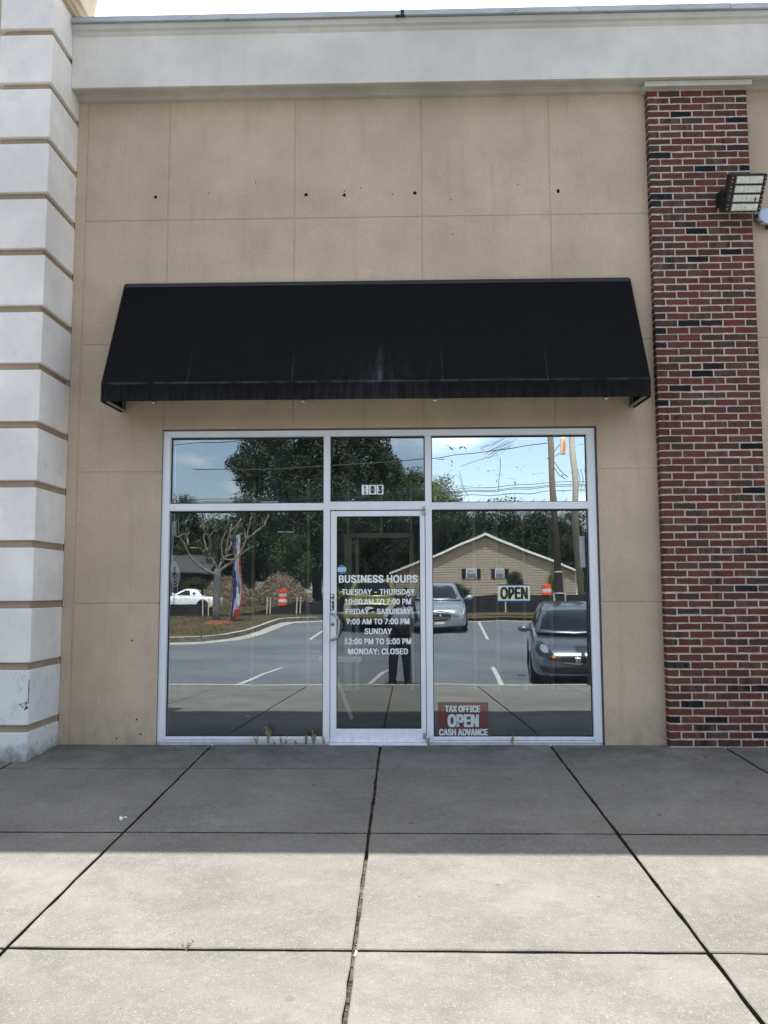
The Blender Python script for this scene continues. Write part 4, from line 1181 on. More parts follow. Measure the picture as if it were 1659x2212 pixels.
# --- grey hatchback, nose to the sidewalk
def grey_hatch():
    r = empty('hatchback'); hw = .84
    b_ = body_loft([(2.00, .50, .30, .50, .60), (1.96, .66, .23, .56, .68), (1.82, .78, .20, .64, .80), (1.55, .83, .20, .76, .91), (1.2, .845, .20, .86, .99), (.9, .845, .2, .90, 1.03), (-1.5, .845, .2, .97, 1.05), (-1.85, .82, .24, .97, 1.03), (-1.97, .74, .3, .9, .98), (-2.0, .6, .38, .8, .9)], 'body', 'paint_grey', r)
    c = cabin_loft([(.96, 1.34, -1.93, .76, .74, .16), (1.06, 1.16, -1.92, .745, .73, .15), (1.30, .78, -1.78, .665, .66, .13), (1.475, .42, -1.55, .585, .57, .10), (1.52, .22, -1.35, .47, .46, .06), (1.53, .0, -1.1, .3, .3, .0)], 'cabin', 'paint_grey', r)
    T = [bvh_of(b_), bvh_of(c)]
    decal(T, 'windshield', [(-.66, 1.045), (-.3, 1.015), (0, 1.01), (.3, 1.015), (.66, 1.045), (.55, 1.435), (.25, 1.455), (-.25, 1.455), (-.55, 1.435)], 'glass_dark', r, 'front', .006, 5)
    for s, mm in ((1, lambda p: p), (-1, mir)):
        decal(T, 'headlight', mm([(.36, .585), (.50, .58), (.68, .64), (.76, .73), (.72, .87), (.63, .89), (.49, .74)]), 'glass_dark', r, 'front', .010, 3)
        decal(T, 'headlight_lens', mm([(.52, .70), (.60, .69), (.67, .76), (.64, .83), (.57, .83), (.52, .77)]), 'lamp_glass', r, 'front', .014, 2)
        decal(T, 'indicator', mm([(.385, .60), (.45, .60), (.47, .64), (.42, .66)]), 'amber', r, 'front', .014, 2)
        decal(T, 'fog_recess', mm([(.44, .30), (.60, .33), (.68, .40), (.66, .46), (.46, .43)]), 'rubber_trim', r, 'front', .006, 2)
    decal(T, 'grille', [(-.34, .615), (-.26, .53), (0, .505), (.26, .53), (.34, .615)], 'rubber_trim', r, 'front', .022, 6)
    decal(T, 'grille_bar', [(-.37, .614), (-.36, .628), (.36, .628), (.37, .614)], 'chrome', r, 'front', .028, 5)
    decal(T, 'grille_bar', [(-.28, .518), (0, .485), (.28, .518), (.27, .534), (0, .503), (-.27, .534)], 'chrome', r, 'front', .030, 5)
    y0 = min(h[3] for h in [t.ray_cast(Vector((0, 5, .57)), Vector((0, -1, 0))) for t in T] if h[0] is not None); yf = 5 - y0
    m = MB()                                    # the H-shaped emblem in its rounded frame
    m.prism([(-.032, .528), (-.018, .528), (-.020, .608), (-.040, .612)], yf + .02, yf + .04, 'y'); m.prism([(.032, .528), (.018, .528), (.020, .608), (.040, .612)], yf + .02, yf + .04, 'y'); m.box(-.019, .019, yf + .02, yf + .03, .562, .576)
    fr = [(-.038, .520), (.038, .520), (.052, .615), (-.052, .615)]
    for i in range(4):
        a, d = fr[i], fr[(i + 1) % 4]; m.tube([(a[0], yf + .03, a[1]), (d[0], yf + .03, d[1])], .005, 5)
    m.build('emblem', 'chrome', r)
    decal(T, 'lower_intake', [(-.52, .31), (-.55, .40), (-.42, .425), (.42, .425), (.55, .40), (.52, .31), (0, .285)], 'rubber_trim', r, 'front', .020, 6)
    decal(T, 'intake_trim', [(-.60, .345), (-.50, .285), (0, .262), (.50, .285), (.60, .345), (.50, .305), (0, .282), (-.50, .305)], 'steel', r, 'front', .016, 3)
    for sd in ('left', 'right'):
        decal(T, 'side_window', [(.62, 1.07), (.50, 1.24), (.32, 1.39), (-.30, 1.42), (-.36, 1.08)], 'glass_dark', r, sd, .006, 3)
        decal(T, 'side_window', [(-.44, 1.08), (-.38, 1.42), (-1.2, 1.39), (-1.45, 1.12)], 'glass_dark', r, sd, .006, 3)
    m = MB(); m.tube([(-.55, 1.35, 1.04), (-.1, 1.33, 1.035), (.12, 1.24, 1.06)], .008, 5); m.tube([(.05, 1.36, 1.03), (.35, 1.32, 1.04), (.6, 1.22, 1.07)], .008, 5); m.build('wiper', 'rubber_trim', r)
    car_common(r, T, 4, hw, .30, (1.25, -1.2), 'paint_grey'); mirrors(r, hw, .78, 1.07, 'paint_grey')
    return r
h = grey_hatch(); h.location = (3.45, -9.86, lot(-9.86)); h.rotation_euler = (math.radians(-2.95), 0, math.radians(7)); h.scale = (1.03, 1.0, .92)
tag(h, 'dark grey hatchback nosed up to the sidewalk, reflected in the right window', 'car')

def silver_sedan():
    r = empty('sedan'); hw = .925
    b_ = body_loft([(2.56, .62, .30, .55, .66), (2.52, .78, .22, .62, .76), (2.35, .87, .18, .74, .88), (1.9, .92, .18, .84, .97), (1.2, .93, .18, .90, 1.04), (-1.6, .93, .18, .95, 1.04), (-2.3, .90, .22, .96, 1.05), (-2.52, .82, .3, .88, 1.0), (-2.56, .7, .38, .8, .9)], 'body', 'paint_silver', r)
    c = cabin_loft([(.98, 1.40, -1.9, .80, .78, .16), (1.06, 1.18, -1.75, .79, .76, .15), (1.28, .72, -1.42, .70, .68, .12), (1.45, .36, -1.05, .61, .60, .10), (1.50, .12, -.85, .5, .5, .06), (1.515, -.1, -.6, .3, .3, 0)], 'cabin', 'paint_silver', r)
    T = [bvh_of(b_), bvh_of(c)]
    decal(T, 'windshield', [(-.70, 1.06), (0, 1.03), (.70, 1.06), (.58, 1.42), (0, 1.44), (-.58, 1.42)], 'glass_dark', r, 'front', .006, 5)
    decal(T, 'grille', [(-.40, .74), (-.36, .52), (-.18, .44), (.18, .44), (.36, .52), (.40, .74), (0, .765)], 'dark_metal', r, 'front', .008, 4)
    for k in range(5):
        z = .50 + k * .052; x = .34 + .012 * k
        decal(T, 'grille_bar', [(-x, z), (x, z), (x, z + .022), (-x, z + .022)], 'chrome', r, 'front', .018, 3)
    decal(T, 'emblem', circ(0, .62, .07, 16), 'chrome', r, 'front', .035, 1); decal(T, 'emblem_shield', [(-.03, .64), (0, .585), (.03, .64), (0, .655)], 'sticker_pale', r, 'front', .04, 1)
    for s, mm in ((1, lambda p: p), (-1, mir)):
        decal(T, 'headlight', mm([(.46, .60), (.62, .60), (.76, .68), (.86, .90), (.78, .90), (.62, .78), (.50, .74)]), 'lamp_glass', r, 'front', .010, 3)
        decal(T, 'running_light', mm([(.66, .62), (.80, .66), (.87, .88), (.85, .90), (.78, .68)]), 'vinyl_white', r, 'front', .016, 2)
        decal(T, 'bumper_trim', mm([(.44, .40), (.62, .43), (.84, .50), (.84, .525), (.62, .46), (.44, .43)]), 'chrome', r, 'front', .014, 2)
    decal(T, 'lower_trim', [(-.80, .33), (0, .255), (.80, .33), (.80, .36), (0, .29), (-.80, .36)], 'chrome', r, 'front', .014, 4)
    decal(T, 'licence_plate', [(-.16, .33), (.16, .33), (.16, .42), (-.16, .42)], 'wood_raw', r, 'front', .02, 1)
    for sd in ('left', 'right'):
        decal(T, 'side_window', [(.62, 1.09), (.40, 1.30), (.2, 1.38), (-.35, 1.40), (-.38, 1.10)], 'glass_dark', r, sd, .006, 3)
        decal(T, 'side_window', [(-.45, 1.10), (-.42, 1.39), (-.95, 1.34), (-1.3, 1.12)], 'glass_dark', r, sd, .006, 3)
    car_common(r, T, 5.1, hw, .345, (1.55, -1.3), 'paint_silver'); mirrors(r, hw, .75, 1.07, 'paint_silver')
    return r
h = silver_sedan(); h.scale = (.96, .96, .94); h.location = (1.12, -20.0, lot(-20.0)); h.rotation_euler = (math.radians(-2.95), 0, math.radians(2))
tag(h, 'silver sedan with chrome grille across the lot, reflected beside the door', 'car')

def yellow_pickup():
    r = empty('pickup_truck'); hw = .88
    b_ = body_loft([(2.28, .74, .38, .66, .80), (2.24, .84, .30, .76, .92), (2.0, .87, .28, .86, 1.0), (1.3, .88, .28, .93, 1.06), (.9, .88, .28, .95, 1.07), (-2.2, .88, .32, .98, 1.04), (-2.4, .86, .36, .95, 1.02), (-2.45, .8, .42, .9, 1.0)], 'body', 'paint_yellow', r)
    c = cabin_loft([(1.0, 1.15, -.75, .80, .80, .12), (1.08, 1.02, -.72, .79, .79, .12), (1.30, .72, -.66, .73, .73, .10), (1.50, .44, -.58, .67, .67, .08), (1.56, .25, -.45, .55, .55, .05), (1.575, .1, -.2, .3, .3, 0)], 'cabin', 'paint_yellow', r)
    T = [bvh_of(b_), bvh_of(c)]
    decal(T, 'windshield', [(-.70, 1.10), (0, 1.075), (.70, 1.10), (.62, 1.475), (0, 1.49), (-.62, 1.475)], 'glass_dark', r, 'front', .006, 5)
    decal(T, 'grille', [(-.56, .62), (.56, .62), (.58, .86), (-.58, .86)], 'dark_metal', r, 'front', .008, 3)
    decal(T, 'grille_bar', [(-.60, .725), (.60, .725), (.60, .785), (-.60, .785)], 'chrome', r, 'front', .02, 3)
    decal(T, 'emblem', [(-.13, .735), (-.05, .735), (-.05, .715), (.05, .715), (.05, .735), (.13, .735), (.12, .775), (.045, .775), (.045, .795), (-.045, .795), (-.045, .775), (-.12, .775)], 'vinyl_white', r, 'front', .034, 1)
    for s, mm in ((1, lambda p: p), (-1, mir)):
        decal(T, 'headlight', mm([(.60, .70), (.80, .70), (.82, .85), (.60, .85)]), 'lamp_glass', r, 'front', .012, 2)
        decal(T, 'indicator', mm([(.60, .63), (.82, .64), (.82, .69), (.60, .69)]), 'amber', r, 'front', .012, 2)
    decal(T, 'bumper', [(-.82, .46), (.82, .46), (.82, .56), (-.82, .56)], 'paint_yellow', r, 'front', .04, 3)
    decal(T, 'bumper_trim', [(-.55, .50), (.55, .50), (.55, .52), (-.55, .52)], 'chrome', r, 'front', .05, 3)
    decal(T, 'lower_intake', [(-.60, .40), (.60, .40), (.60, .45), (-.60, .45)], 'rubber_trim', r, 'front', .012, 3)
    for sd in ('left', 'right'):
        decal(T, 'side_window', [(.62, 1.12), (.38, 1.42), (-.48, 1.44), (-.55, 1.12)], 'glass_dark', r, sd, .006, 3)
    m = MB(); m.box(-.78, .78, -2.38, -.85, 1.03, 1.062); m.build('bed_cover', 'rubber_trim', r)
    car_common(r, T, 4.9, hw, .35, (1.45, -1.5), 'paint_yellow'); mirrors(r, hw, .72, 1.12, 'paint_yellow', 1.2)
    return r
h = yellow_pickup(); h.location = (-1.05, -20.2, lot(-20.2)); h.rotation_euler = (math.radians(-2.95), 0, math.radians(1))
tag(h, 'yellow compact pickup across the lot, reflected in the door glass', 'truck')

def white_coupe():
    r = empty('coupe'); hw = .915
    b_ = body_loft([(2.36, .50, .36, .50, .58), (2.30, .70, .26, .56, .68), (2.05, .84, .2, .66, .80), (1.4, .90, .2, .76, .88), (.7, .915, .2, .82, .92), (-1.2, .915, .2, .86, .93), (-1.9, .88, .24, .83, .92), (-2.25, .76, .32, .74, .84), (-2.37, .55, .42, .66, .76)], 'body', 'paint_white', r)
    c = cabin_loft([(.86, .78, -1.22, .74, .70, .12), (.95, .55, -1.15, .73, .69, .12), (1.12, .18, -1.02, .66, .62, .1), (1.26, -.12, -.88, .57, .55, .08), (1.30, -.25, -.75, .45, .45, .05), (1.31, -.4, -.6, .2, .2, 0)], 'hard_top', 'paint_white', r)
    T = [bvh_of(b_), bvh_of(c)]
    decal(T, 'windshield', [(-.66, .94), (0, .92), (.66, .94), (.54, 1.22), (0, 1.24), (-.54, 1.22)], 'glass_dark', r, 'front', .006, 4)
    decal(T, 'rear_window', [(-.5, .98), (.5, .98), (.42, 1.2), (-.42, 1.2)], 'glass_dark', r, 'back', .006, 3)
    decal(T, 'grille', [(-.42, .42), (-.3, .36), (.3, .36), (.42, .42), (.34, .52), (-.34, .52)], 'dark_metal', r, 'front', .01, 3)
    for s, mm in ((1, lambda p: p), (-1, mir)):
        decal(T, 'headlight', mm(circ(.60, .60, .09, 14)), 'lamp_glass', r, 'front', .012, 1); decal(T, 'tail_light', mm(circ(.58, .66, .085, 14)), 'tail_red', r, 'back', .012, 1)
    for sd in ('left', 'right'):
        decal(T, 'side_window', [(.50, .955), (.10, 1.16), (-.12, 1.21), (-.48, 1.20), (-.52, .955)], 'glass_dark', r, sd, .008, 3)
        decal(T, 'porthole', circ(-.74, 1.06, .075, 14), 'glass_dark', r, sd, .01, 1)
        decal(T, 'side_trim', [(1.25, .30), (-1.2, .30), (-1.2, .325), (1.25, .325)], 'chrome', r, sd, .012, 3)
        decal(T, 'door_handle', [(-.42, .76), (-.24, .76), (-.24, .79), (-.42, .79)], 'chrome', r, sd, .018, 1)
        decal(T, 'door_gap', [(.52, .34), (.535, .34), (.56, .86), (.545, .86)], 'rubber_trim', r, sd, .006, 1); decal(T, 'door_gap', [(-.56, .34), (-.545, .34), (-.545, .86), (-.56, .86)], 'rubber_trim', r, sd, .006, 1)
    car_common(r, T, 4.7, hw, .34, (1.42, -1.30), 'paint_white'); mirrors(r, hw, .42, .98, 'paint_white')
    return r
h = white_coupe(); h.location = (-13.35, -42.2, terr(-13.35, -42.2) - .12); h.rotation_euler = (0, 0, math.radians(90))
tag(h, 'white coupe with porthole hard top on the street, reflected in left window', 'car')

# --- person with the phone
def skin_part(nm, V, E, mt, par, root=0, lv=2):
    me = bpy.data.meshes.new(nm); me.from_pydata([v[0] for v in V], E, []); me.update()
    o = bpy.data.objects.new(nm, me); COL.objects.link(o)
    sk = o.modifiers.new('skin', 'SKIN'); sk.branch_smoothing = .5
    for i, v in enumerate(V):
        rr = v[1]; d = me.skin_vertices[0].data[i]; d.radius = rr if isinstance(rr, tuple) else (rr, rr); d.use_root = (i == root)
    ss = o.modifiers.new('ss', 'SUBSURF'); ss.levels = lv; ss.render_levels = lv
    dg = bpy.context.evaluated_depsgraph_get(); dg.update()
    m2 = bpy.data.meshes.new_from_object(o.evaluated_get(dg)); m2.name = nm
    bpy.data.objects.remove(o)
    m2.materials.clear(); m2.materials.append(MATS[mt]); m2.polygons.foreach_set('material_index', [0] * len(m2.polygons)); m2.polygons.foreach_set('use_smooth', [True] * len(m2.polygons))
    o = bpy.data.objects.new(nm, m2); COL.objects.link(o); o.parent = par; return o
PXx, PYy = -.10, -8.06
pe = empty('person', (PXx, PYy, lot(-8.06) - .005)); tag(pe, 'person in pale blue shirt and dark jeans holding up a phone with both hands', 'person')
wl, wr_ = (.055, .40, 1.665), (.175, .40, 1.665)
BV = [((0, 0, .98), (.13, .09)), ((0, 0, 1.14), (.12, .08)), ((0, .01, 1.34), (.13, .09)), ((0, .01, 1.46), (.07, .06)), ((0, .02, 1.53), .050), ((0, .035, 1.60), (.05, .06)), ((0, .035, 1.68), (.055, .065)), ((0, .03, 1.75), (.04, .05)),
      ((-.10, 0, .90), (.075, .075)), ((-.125, .03, .52), (.050, .052)), ((-.14, -.02, .10), (.042, .045)), ((-.155, .10, .045), (.045, .03)),
      ((.10, 0, .90), (.075, .075)), ((.125, .03, .52), (.050, .052)), ((.14, -.02, .10), (.042, .045)), ((.155, .10, .045), (.045, .03)),
      ((-.19, .0, 1.44), (.06, .055)), ((-.265, .13, 1.22), (.042, .042)), ((-.02, .37, 1.58), (.028, .024)), ((.035, .43, 1.645), (.035, .02)),
      ((.19, .0, 1.44), (.06, .055)), ((.32, .13, 1.24), (.042, .042)), ((.245, .37, 1.58), (.028, .024)), ((.205, .43, 1.645), (.035, .02))]
BE = [(0, 1), (1, 2), (2, 3), (3, 4), (4, 5), (5, 6), (6, 7), (0, 8), (8, 9), (9, 10), (10, 11), (0, 12), (12, 13), (13, 14), (14, 15), (2, 16), (16, 17), (17, 18), (18, 19), (2, 20), (20, 21), (21, 22), (22, 23)]
skin_part('body', BV, BE, 'skin', pe)
def rings(m, R_, n=20):
    o = len(m.v)
    for (cx, cy, cz, ax, ay) in R_:
        for k in range(n):
            t = 2 * PI * k / n; c, s_ = math.cos(t), math.sin(t)
            m.v.append((cx + ax * math.copysign(abs(c) ** .85, c) * (1 + .02 * math.sin(5 * t + cz * 20)), cy + ay * math.copysign(abs(s_) ** .85, s_), cz))
    for i in range(len(R_) - 1):
        for k in range(n):
            k2 = (k + 1) % n; m.f.append((o + i * n + k, o + i * n + k2, o + (i + 1) * n + k2, o + (i + 1) * n + k)); m.mi.append(0)
    m.f.append(tuple(o + k for k in range(n - 1, -1, -1))); m.mi.append(0); e = o + (len(R_) - 1) * n; m.f.append(tuple(e + k for k in range(n))); m.mi.append(0)
m = MB(); rings(m, [(0, 0, .88, .205, .150), (0, 0, .96, .205, .150), (0, .005, 1.08, .195, .142), (0, .01, 1.22, .198, .140), (0, .01, 1.34, .205, .135), (0, .005, 1.42, .195, .115), (0, .0, 1.47, .145, .090), (0, .005, 1.51, .075, .070), (0, .01, 1.53, .062, .062)])
for s in (-1, 1):
    m.tube([(s * .13, .0, 1.44), (s * .20, .01, 1.415), (s * (.245 if s < 0 else .29), .09, 1.30), (s * (.262 if s < 0 else .325), .12, 1.245)], [.085, .085, .072, .075], 14)
m.build('shirt', 'shirt_blue', pe, smooth=True)
m = MB(); rings(m, [(0, .0, .93, .213, .158), (0, .0, 1.0, .212, .158), (0, .005, 1.10, .203, .150), (0, .01, 1.18, .205, .149)]); m.build('vest', 'shirt_dark', pe, smooth=True)
m = MB(); rings(m, [(0, 0, .84, .190, .135), (0, 0, .92, .188, .136), (0, 0, .99, .175, .13)])
for s in (-1, 1):
    rings(m, [(s * .15, -.01, .055, .078, .105), (s * .148, -.012, .12, .072, .088), (s * .135, .02, .32, .080, .086), (s * .125, .03, .50, .086, .090), (s * .108, .02, .70, .100, .108), (s * .095, .0, .88, .108, .125)])
m.build('jeans', 'jeans', pe, smooth=True)
for s in (-1, 1):
    skin_part('shoe', [((s * .145, -.05, .055), (.046, .046)), ((s * .15, .06, .05), (.050, .040)), ((s * .16, .17, .04), (.042, .028))], [(0, 1), (1, 2)], 'shoe', pe)
m = MB()                                   # head with jaw, cheeks and brow
rings(m, [(0, .035, 1.545, .052, .055), (0, .055, 1.575, .045, .065), (0, .052, 1.60, .060, .080), (0, .045, 1.635, .070, .090), (0, .040, 1.68, .077, .095), (0, .038, 1.72, .079, .096), (0, .030, 1.76, .076, .093), (0, .022, 1.80, .058, .074), (0, .02, 1.825, .025, .035)], 24)
m.build('face', 'skin', pe, smooth=True)
m = MB(); rings(m, [(0, -.015, 1.63, .070, .055), (0, -.010, 1.70, .083, .080), (0, .012, 1.755, .083, .098), (0, .016, 1.80, .066, .084), (0, .016, 1.838, .03, .04)], 24); m.build('hair', 'hair', pe, smooth=True)
m = MB(); m.add([(-.016, .128, 1.652), (.016, .128, 1.652), (0, .160, 1.656), (-.008, .128, 1.71), (.008, .128, 1.71), (0, .138, 1.70)], [(0, 1, 2), (0, 2, 5, 3), (1, 4, 5, 2), (3, 5, 4)]); m.build('nose', 'skin', pe)
m = MB(); m.box(-.026, .026, .128, .136, 1.612, 1.622, bev=.003); m.build('mouth', 'tail_red', pe)
for s in (-1, 1):
    m = MB(); m.lathe([(.004, .012), (.012, .006), (.013, 0)], (s * .032, .124, 1.705), 10, 'y'); m.build('eye', 'vinyl_white', pe)
    m = MB(); m.box(s * .032 - .016, s * .032 + .016, .125, .134, 1.724, 1.730); m.build('eyebrow', 'hair', pe)
    m = MB(); m.lathe([(.022, -.008), (.03, 0), (.018, .008)], (s * .080, .02, 1.685), 10, 'x'); m.build('ear', 'skin', pe)
ph = empty('phone', (0.0, -7.612, 1.355)); tag(ph, 'black phone held upright by the reflected person', 'phone')
m = MB(); m.box(-.037, .037, -.004, .004, -.075, .075, bev=.003); m.build('phone_body', 'black_plastic', ph)
m = MB(); m.lathe([(.006, .004), (.006, .0055), (.004, .006)], (-.022, 0, .06), 12, 'y'); m.build('phone_lens', 'glass_dark', ph)
for s in (-1, 1):                                # fingers closed on the phone edges
    cx = .10; hx = cx + s * .085
    for k, (dz, ln) in enumerate(((.030, .92), (.010, 1.0), (-.012, .95), (-.034, .78))):
        z = 1.70 + dz - .035
        skin_part('finger', [((hx + s * .004, .420, z - .01), .009), ((hx + s * .002, .448, z), .0088), ((cx + s * .046, .468, z + .002), .008), ((cx + s * (.046 - .018 * ln), .466, z + .002), .0065)], [(0, 1), (1, 2), (2, 3)], 'skin', pe, lv=1)
    skin_part('thumb', [((hx, .415, 1.625), .012), ((hx - s * .012, .425, 1.65), .0105), ((cx + s * .040, .428, 1.675), .009), ((cx + s * .026, .428, 1.70), .0075)], [(0, 1), (1, 2), (2, 3)], 'skin', pe, lv=1)

# --- square post with a sign seen from behind, at the kerb
po = empty('sign_post', (3.315, -7.33, gz(-7.33))); tag(po, 'dark square sign post at the kerb, reflected at the right glass edge', 'sign post')
m = MB(); m.box(-.038, .038, -.038, .038, -.05, 2.72, bev=.004); m.build('post', 'dark_metal', po)
m = MB(); m.box(-.125, .125, -.052, -.044, 2.10, 2.66, bev=.002); m.build('sign_plate', 'blind_grey', po)
m = MB()
for k in range(6): m.box(-.010, .010, .0385, .0395, .95 + .022 * k, .958 + .022 * k)
for k in range(3): m.box(-.012, .012, .0385, .0395, .66 + .022 * k, .668 + .022 * k)
m.build('sticker_marks', 'vinyl_white', po)

# --- traffic barrels
def barrel(x, y, label):
    r = empty('traffic_barrel', (x, y, terr(x, y) + .02)); tag(r, label, 'barrel', 'orange and white traffic barrels')
    m = MB(); m.lathe([(.38, 0), (.38, .06), (.33, .09)], (0, 0, 0), 22); m.build('base', 'tyre', r)
    z = .07; rr = .30
    for k, (hh, c) in enumerate(((.20, 'barrel_orange'), (.17, 'barrel_white'), (.17, 'barrel_orange'), (.17, 'barrel_white'), (.20, 'barrel_orange'))):
        m = MB(); m.lathe([(rr, z), (rr - .012, z + hh - .012), (rr - .022, z + hh)], (0, 0, 0), 22); m.build('band', c, r); z += hh; rr -= .013
    m = MB(); m.tube([(-.1, 0, z - .01), (-.08, 0, z + .07), (.08, 0, z + .07), (.1, 0, z - .01)], .018, 6); m.build('handle', 'barrel_orange', r)
barrel(-6.75, -38.0, 'orange and white traffic barrel in front of the right mulch pile')
barrel(6.92, -33.0, 'orange and white traffic barrel in front of the gabled house')

# --- silt fence and its stakes
def fence(P, hts, label):
    r = empty('silt_fence', (P[0][0], P[0][1], 0)); tag(r, label, 'fence')
    m = MB(); n = 0
    for (a, c, h0, h1) in zip(P[:-1], P[1:], hts[:-1], hts[1:]):
        K = 10
        for k in range(K):
            q = []
            for t in (k / K, (k + 1) / K):
                x = a[0] + (c[0] - a[0]) * t; y = a[1] + (c[1] - a[1]) * t; hh = h0 + (h1 - h0) * t
                g_ = terr(x, y) + .02; sag = .05 * math.sin(PI * t) + .02 * noise.noise(Vector((x * 3, y, 0))); wob = .05 * noise.noise(Vector((x * 2, 0, 5)))
                q.append(((x, y + wob, g_ - .05), (x, y + wob * .4, g_ + hh - sag)))
            m.add([Vector(v) - Vector((P[0][0], P[0][1], 0)) for v in (q[0][0], q[1][0], q[1][1], q[0][1])], [(0, 1, 2, 3)])
    m.build('fabric', 'silt_fabric', r, fix=False)
    return r
f1 = fence([(-3.3, -25.3), (0, -26), (4, -25.9), (8, -26.0), (14, -26.5), (24, -27)], [.58, .66, .68, .66, .62, .6], 'black silt fence between the lot and the gabled house')
f2 = fence([(-14, -23.5), (-10.5, -24.2), (-7.9, -24.6), (-7.2, -24.8)], [.62, .60, .52, .15], 'black silt fence in front of the white coupe')
f3 = fence([(-7.2, -24.8), (-6.2, -25.0), (-5.4, -25.0), (-4.2, -25.0), (-3.3, -25.3)], [.12, .15, .30, .55, .58], 'sagging black silt fence between the two stake pairs')
def stake(x, y, h, lean, lab):
    z = terr(x, y); o = empty('wooden_stake', (x, y, z - .1)); tag(o, lab, 'stake', 'wooden stakes of the silt fence')
    m = MB(); m.prism([(-.022, 0), (.022, 0), (.022 + lean, h), (-.022 + lean, h)], -.02, .02, 'y'); m.build('stake_body', 'stake_wood', o)
for x, y, ln in ((-5.46, -24.7, .02), (-5.33, -24.7, .01), (-4.27, -24.8, .05), (-4.13, -24.8, .06), (-7.86, -24.3, 0), (-7.62, -24.3, .01), (4.04, -25.6, 0), (6.4, -25.8, .02), (6.05, -25.6, -.1), (1.6, -25.7, .02)):
    near = {(-5.46): 'left stake of the pair right of the flag', (-5.33): 'right stake of the pair right of the flag', (-4.27): 'left stake of the pair by the right barrel side', (-4.13): 'right stake of the pair by the right barrel side', (-7.86): 'left pale stake in front of the coupe rear wheel', (-7.62): 'stake just left of the bare tree trunk', 4.04: 'pale stake right under the OPEN sign', 6.4: 'pale stake at the foot of the utility pole', 6.05: 'leaning stake beside the grey hatchback roof', 1.6: 'stake beside the silver sedan mirror'}[x]
    stake(x, y, .82, ln, near)

# --- bare pollarded tree on the island
bt = empty('bare_tree', (-6.19, -19.5, .40)); tag(bt, 'bare pollarded tree with pale twisting limbs on the island', 'tree')
BR = [[(-6.192, .38), (-6.183, 1.552), (-6.184, 2.1)], [(-6.266, 1.917), (-6.689, 2.152), (-6.997, 2.487), (-7.173, 2.888), (-7.294, 3.09), (-7.447, 3.158)], [(-7.173, 2.888), (-7.263, 3.224), (-7.283, 3.392)], [(-7.103, 2.788), (-6.801, 2.786), (-6.63, 2.652)],
      [(-6.2, 2.0), (-6.227, 2.217), (-6.357, 2.417), (-6.566, 2.819), (-6.671, 3.087), (-6.659, 3.355), (-6.728, 3.456)], [(-6.462, 2.651), (-6.382, 2.885), (-6.403, 3.119), (-6.238, 3.32), (-6.257, 3.471)], [(-6.418, 3.052), (-6.539, 3.254), (-6.559, 3.439)],
      [(-6.184, 2.05), (-5.957, 2.549), (-5.76, 2.882), (-5.833, 3.284), (-5.838, 3.62)], [(-6.17, 2.0), (-5.752, 2.314), (-5.455, 2.613), (-5.324, 2.88), (-5.226, 3.08), (-5.163, 3.415), (-5.067, 3.851)], [(-5.226, 3.08), (-4.927, 3.346), (-4.694, 3.58), (-4.614, 3.983)],
      [(-6.089, 2.416), (-5.823, 2.548), (-5.673, 2.614)], [(-5.96, 2.5), (-5.8, 3.317), (-5.602, 3.551), (-5.538, 3.82)], [(-5.762, 2.982), (-5.499, 3.416), (-5.351, 3.718)], [(-5.293, 3.047), (-5.347, 3.348), (-5.415, 3.449)], [(-6.0, 2.3), (-6.05, 2.9), (-5.95, 3.3)], [(-6.0, 2.45), (-5.6, 2.4), (-5.2, 2.7), (-4.9, 2.8)]]
def smooth_path(p, yo, amp):
    out_ = []; n = len(p)
    for i in range(n - 1):
        for t in (0, .33, .66):
            u = (i + t) / (n - 1); x = p[i][0] + (p[i + 1][0] - p[i][0]) * t; z = p[i][1] + (p[i + 1][1] - p[i][1]) * t
            out_.append((x + .19 * 0 - (-6.19) - 0 + U(-.012, .012), yo * u + amp * math.sin(u * 3), z - .40 + U(-.012, .012)))
    out_.append((p[-1][0] + 6.19, yo, p[-1][1] - .40)); return out_
for i, p in enumerate(BR):
    m = MB(); yo = 0 if i == 0 else U(-.6, .6); P = smooth_path(p, yo, 0 if i == 0 else .1); n = len(P)
    r0, r1 = (.13, .10) if i == 0 else ((.055, .012) if len(p) > 4 else (.034, .010))
    m.tube(P, [r0 + (r1 - r0) * (k / (n - 1)) ** .8 for k in range(n)], 8)
    for s in (-.045, .05) if i == 0 else ():
        m.tube([(q[0] + s * (1.2 - .3 * k / n), q[1] + .03, q[2]) for k, q in enumerate(P)], .075, 7)
    m.build('trunk' if i == 0 else 'limb', 'bark_pale' if i else 'trunk_grey', bt, smooth=True)
for i, p in enumerate(BR[1:]):
    m = MB(); e = p[-1]
    for q in range(5):
        t_ = p[-1 - (q % 2)]; x, z = t_[0] + 6.19, t_[1] - .40
        m.tube([(x, U(-.3, .3), z), (x + U(-.12, .12), U(-.3, .3), z + U(.08, .2)), (x + U(-.22, .22), U(-.4, .4), z + U(.15, .42))], [.009, .006, .003], 5)
    m.build('twig', 'bark_pale', bt)['kind'] = 'stuff'
m = MB(); mo = []
for k in range(5):
    rr = .62 * (1 - k / 5) ** .7; mo.append((rr, .13 * (k / 5) ** .6))
m.lathe([(.65, -.05)] + mo + [(.05, .14)], (0, 0, 0), 16); m.v = [(v[0] + .05 * noise.noise(Vector(v) * 3), v[1], v[2] + .05 * noise.noise(Vector(v) * 6)) for v in m.v]
o = m.build('mulch_mound', 'mulch_orange', None, smooth=True); o.location = (-6.1, -19.4, lot(-19.4) + .17); tag(o, 'orange mulch mound round the foot of the bare tree', 'mulch')

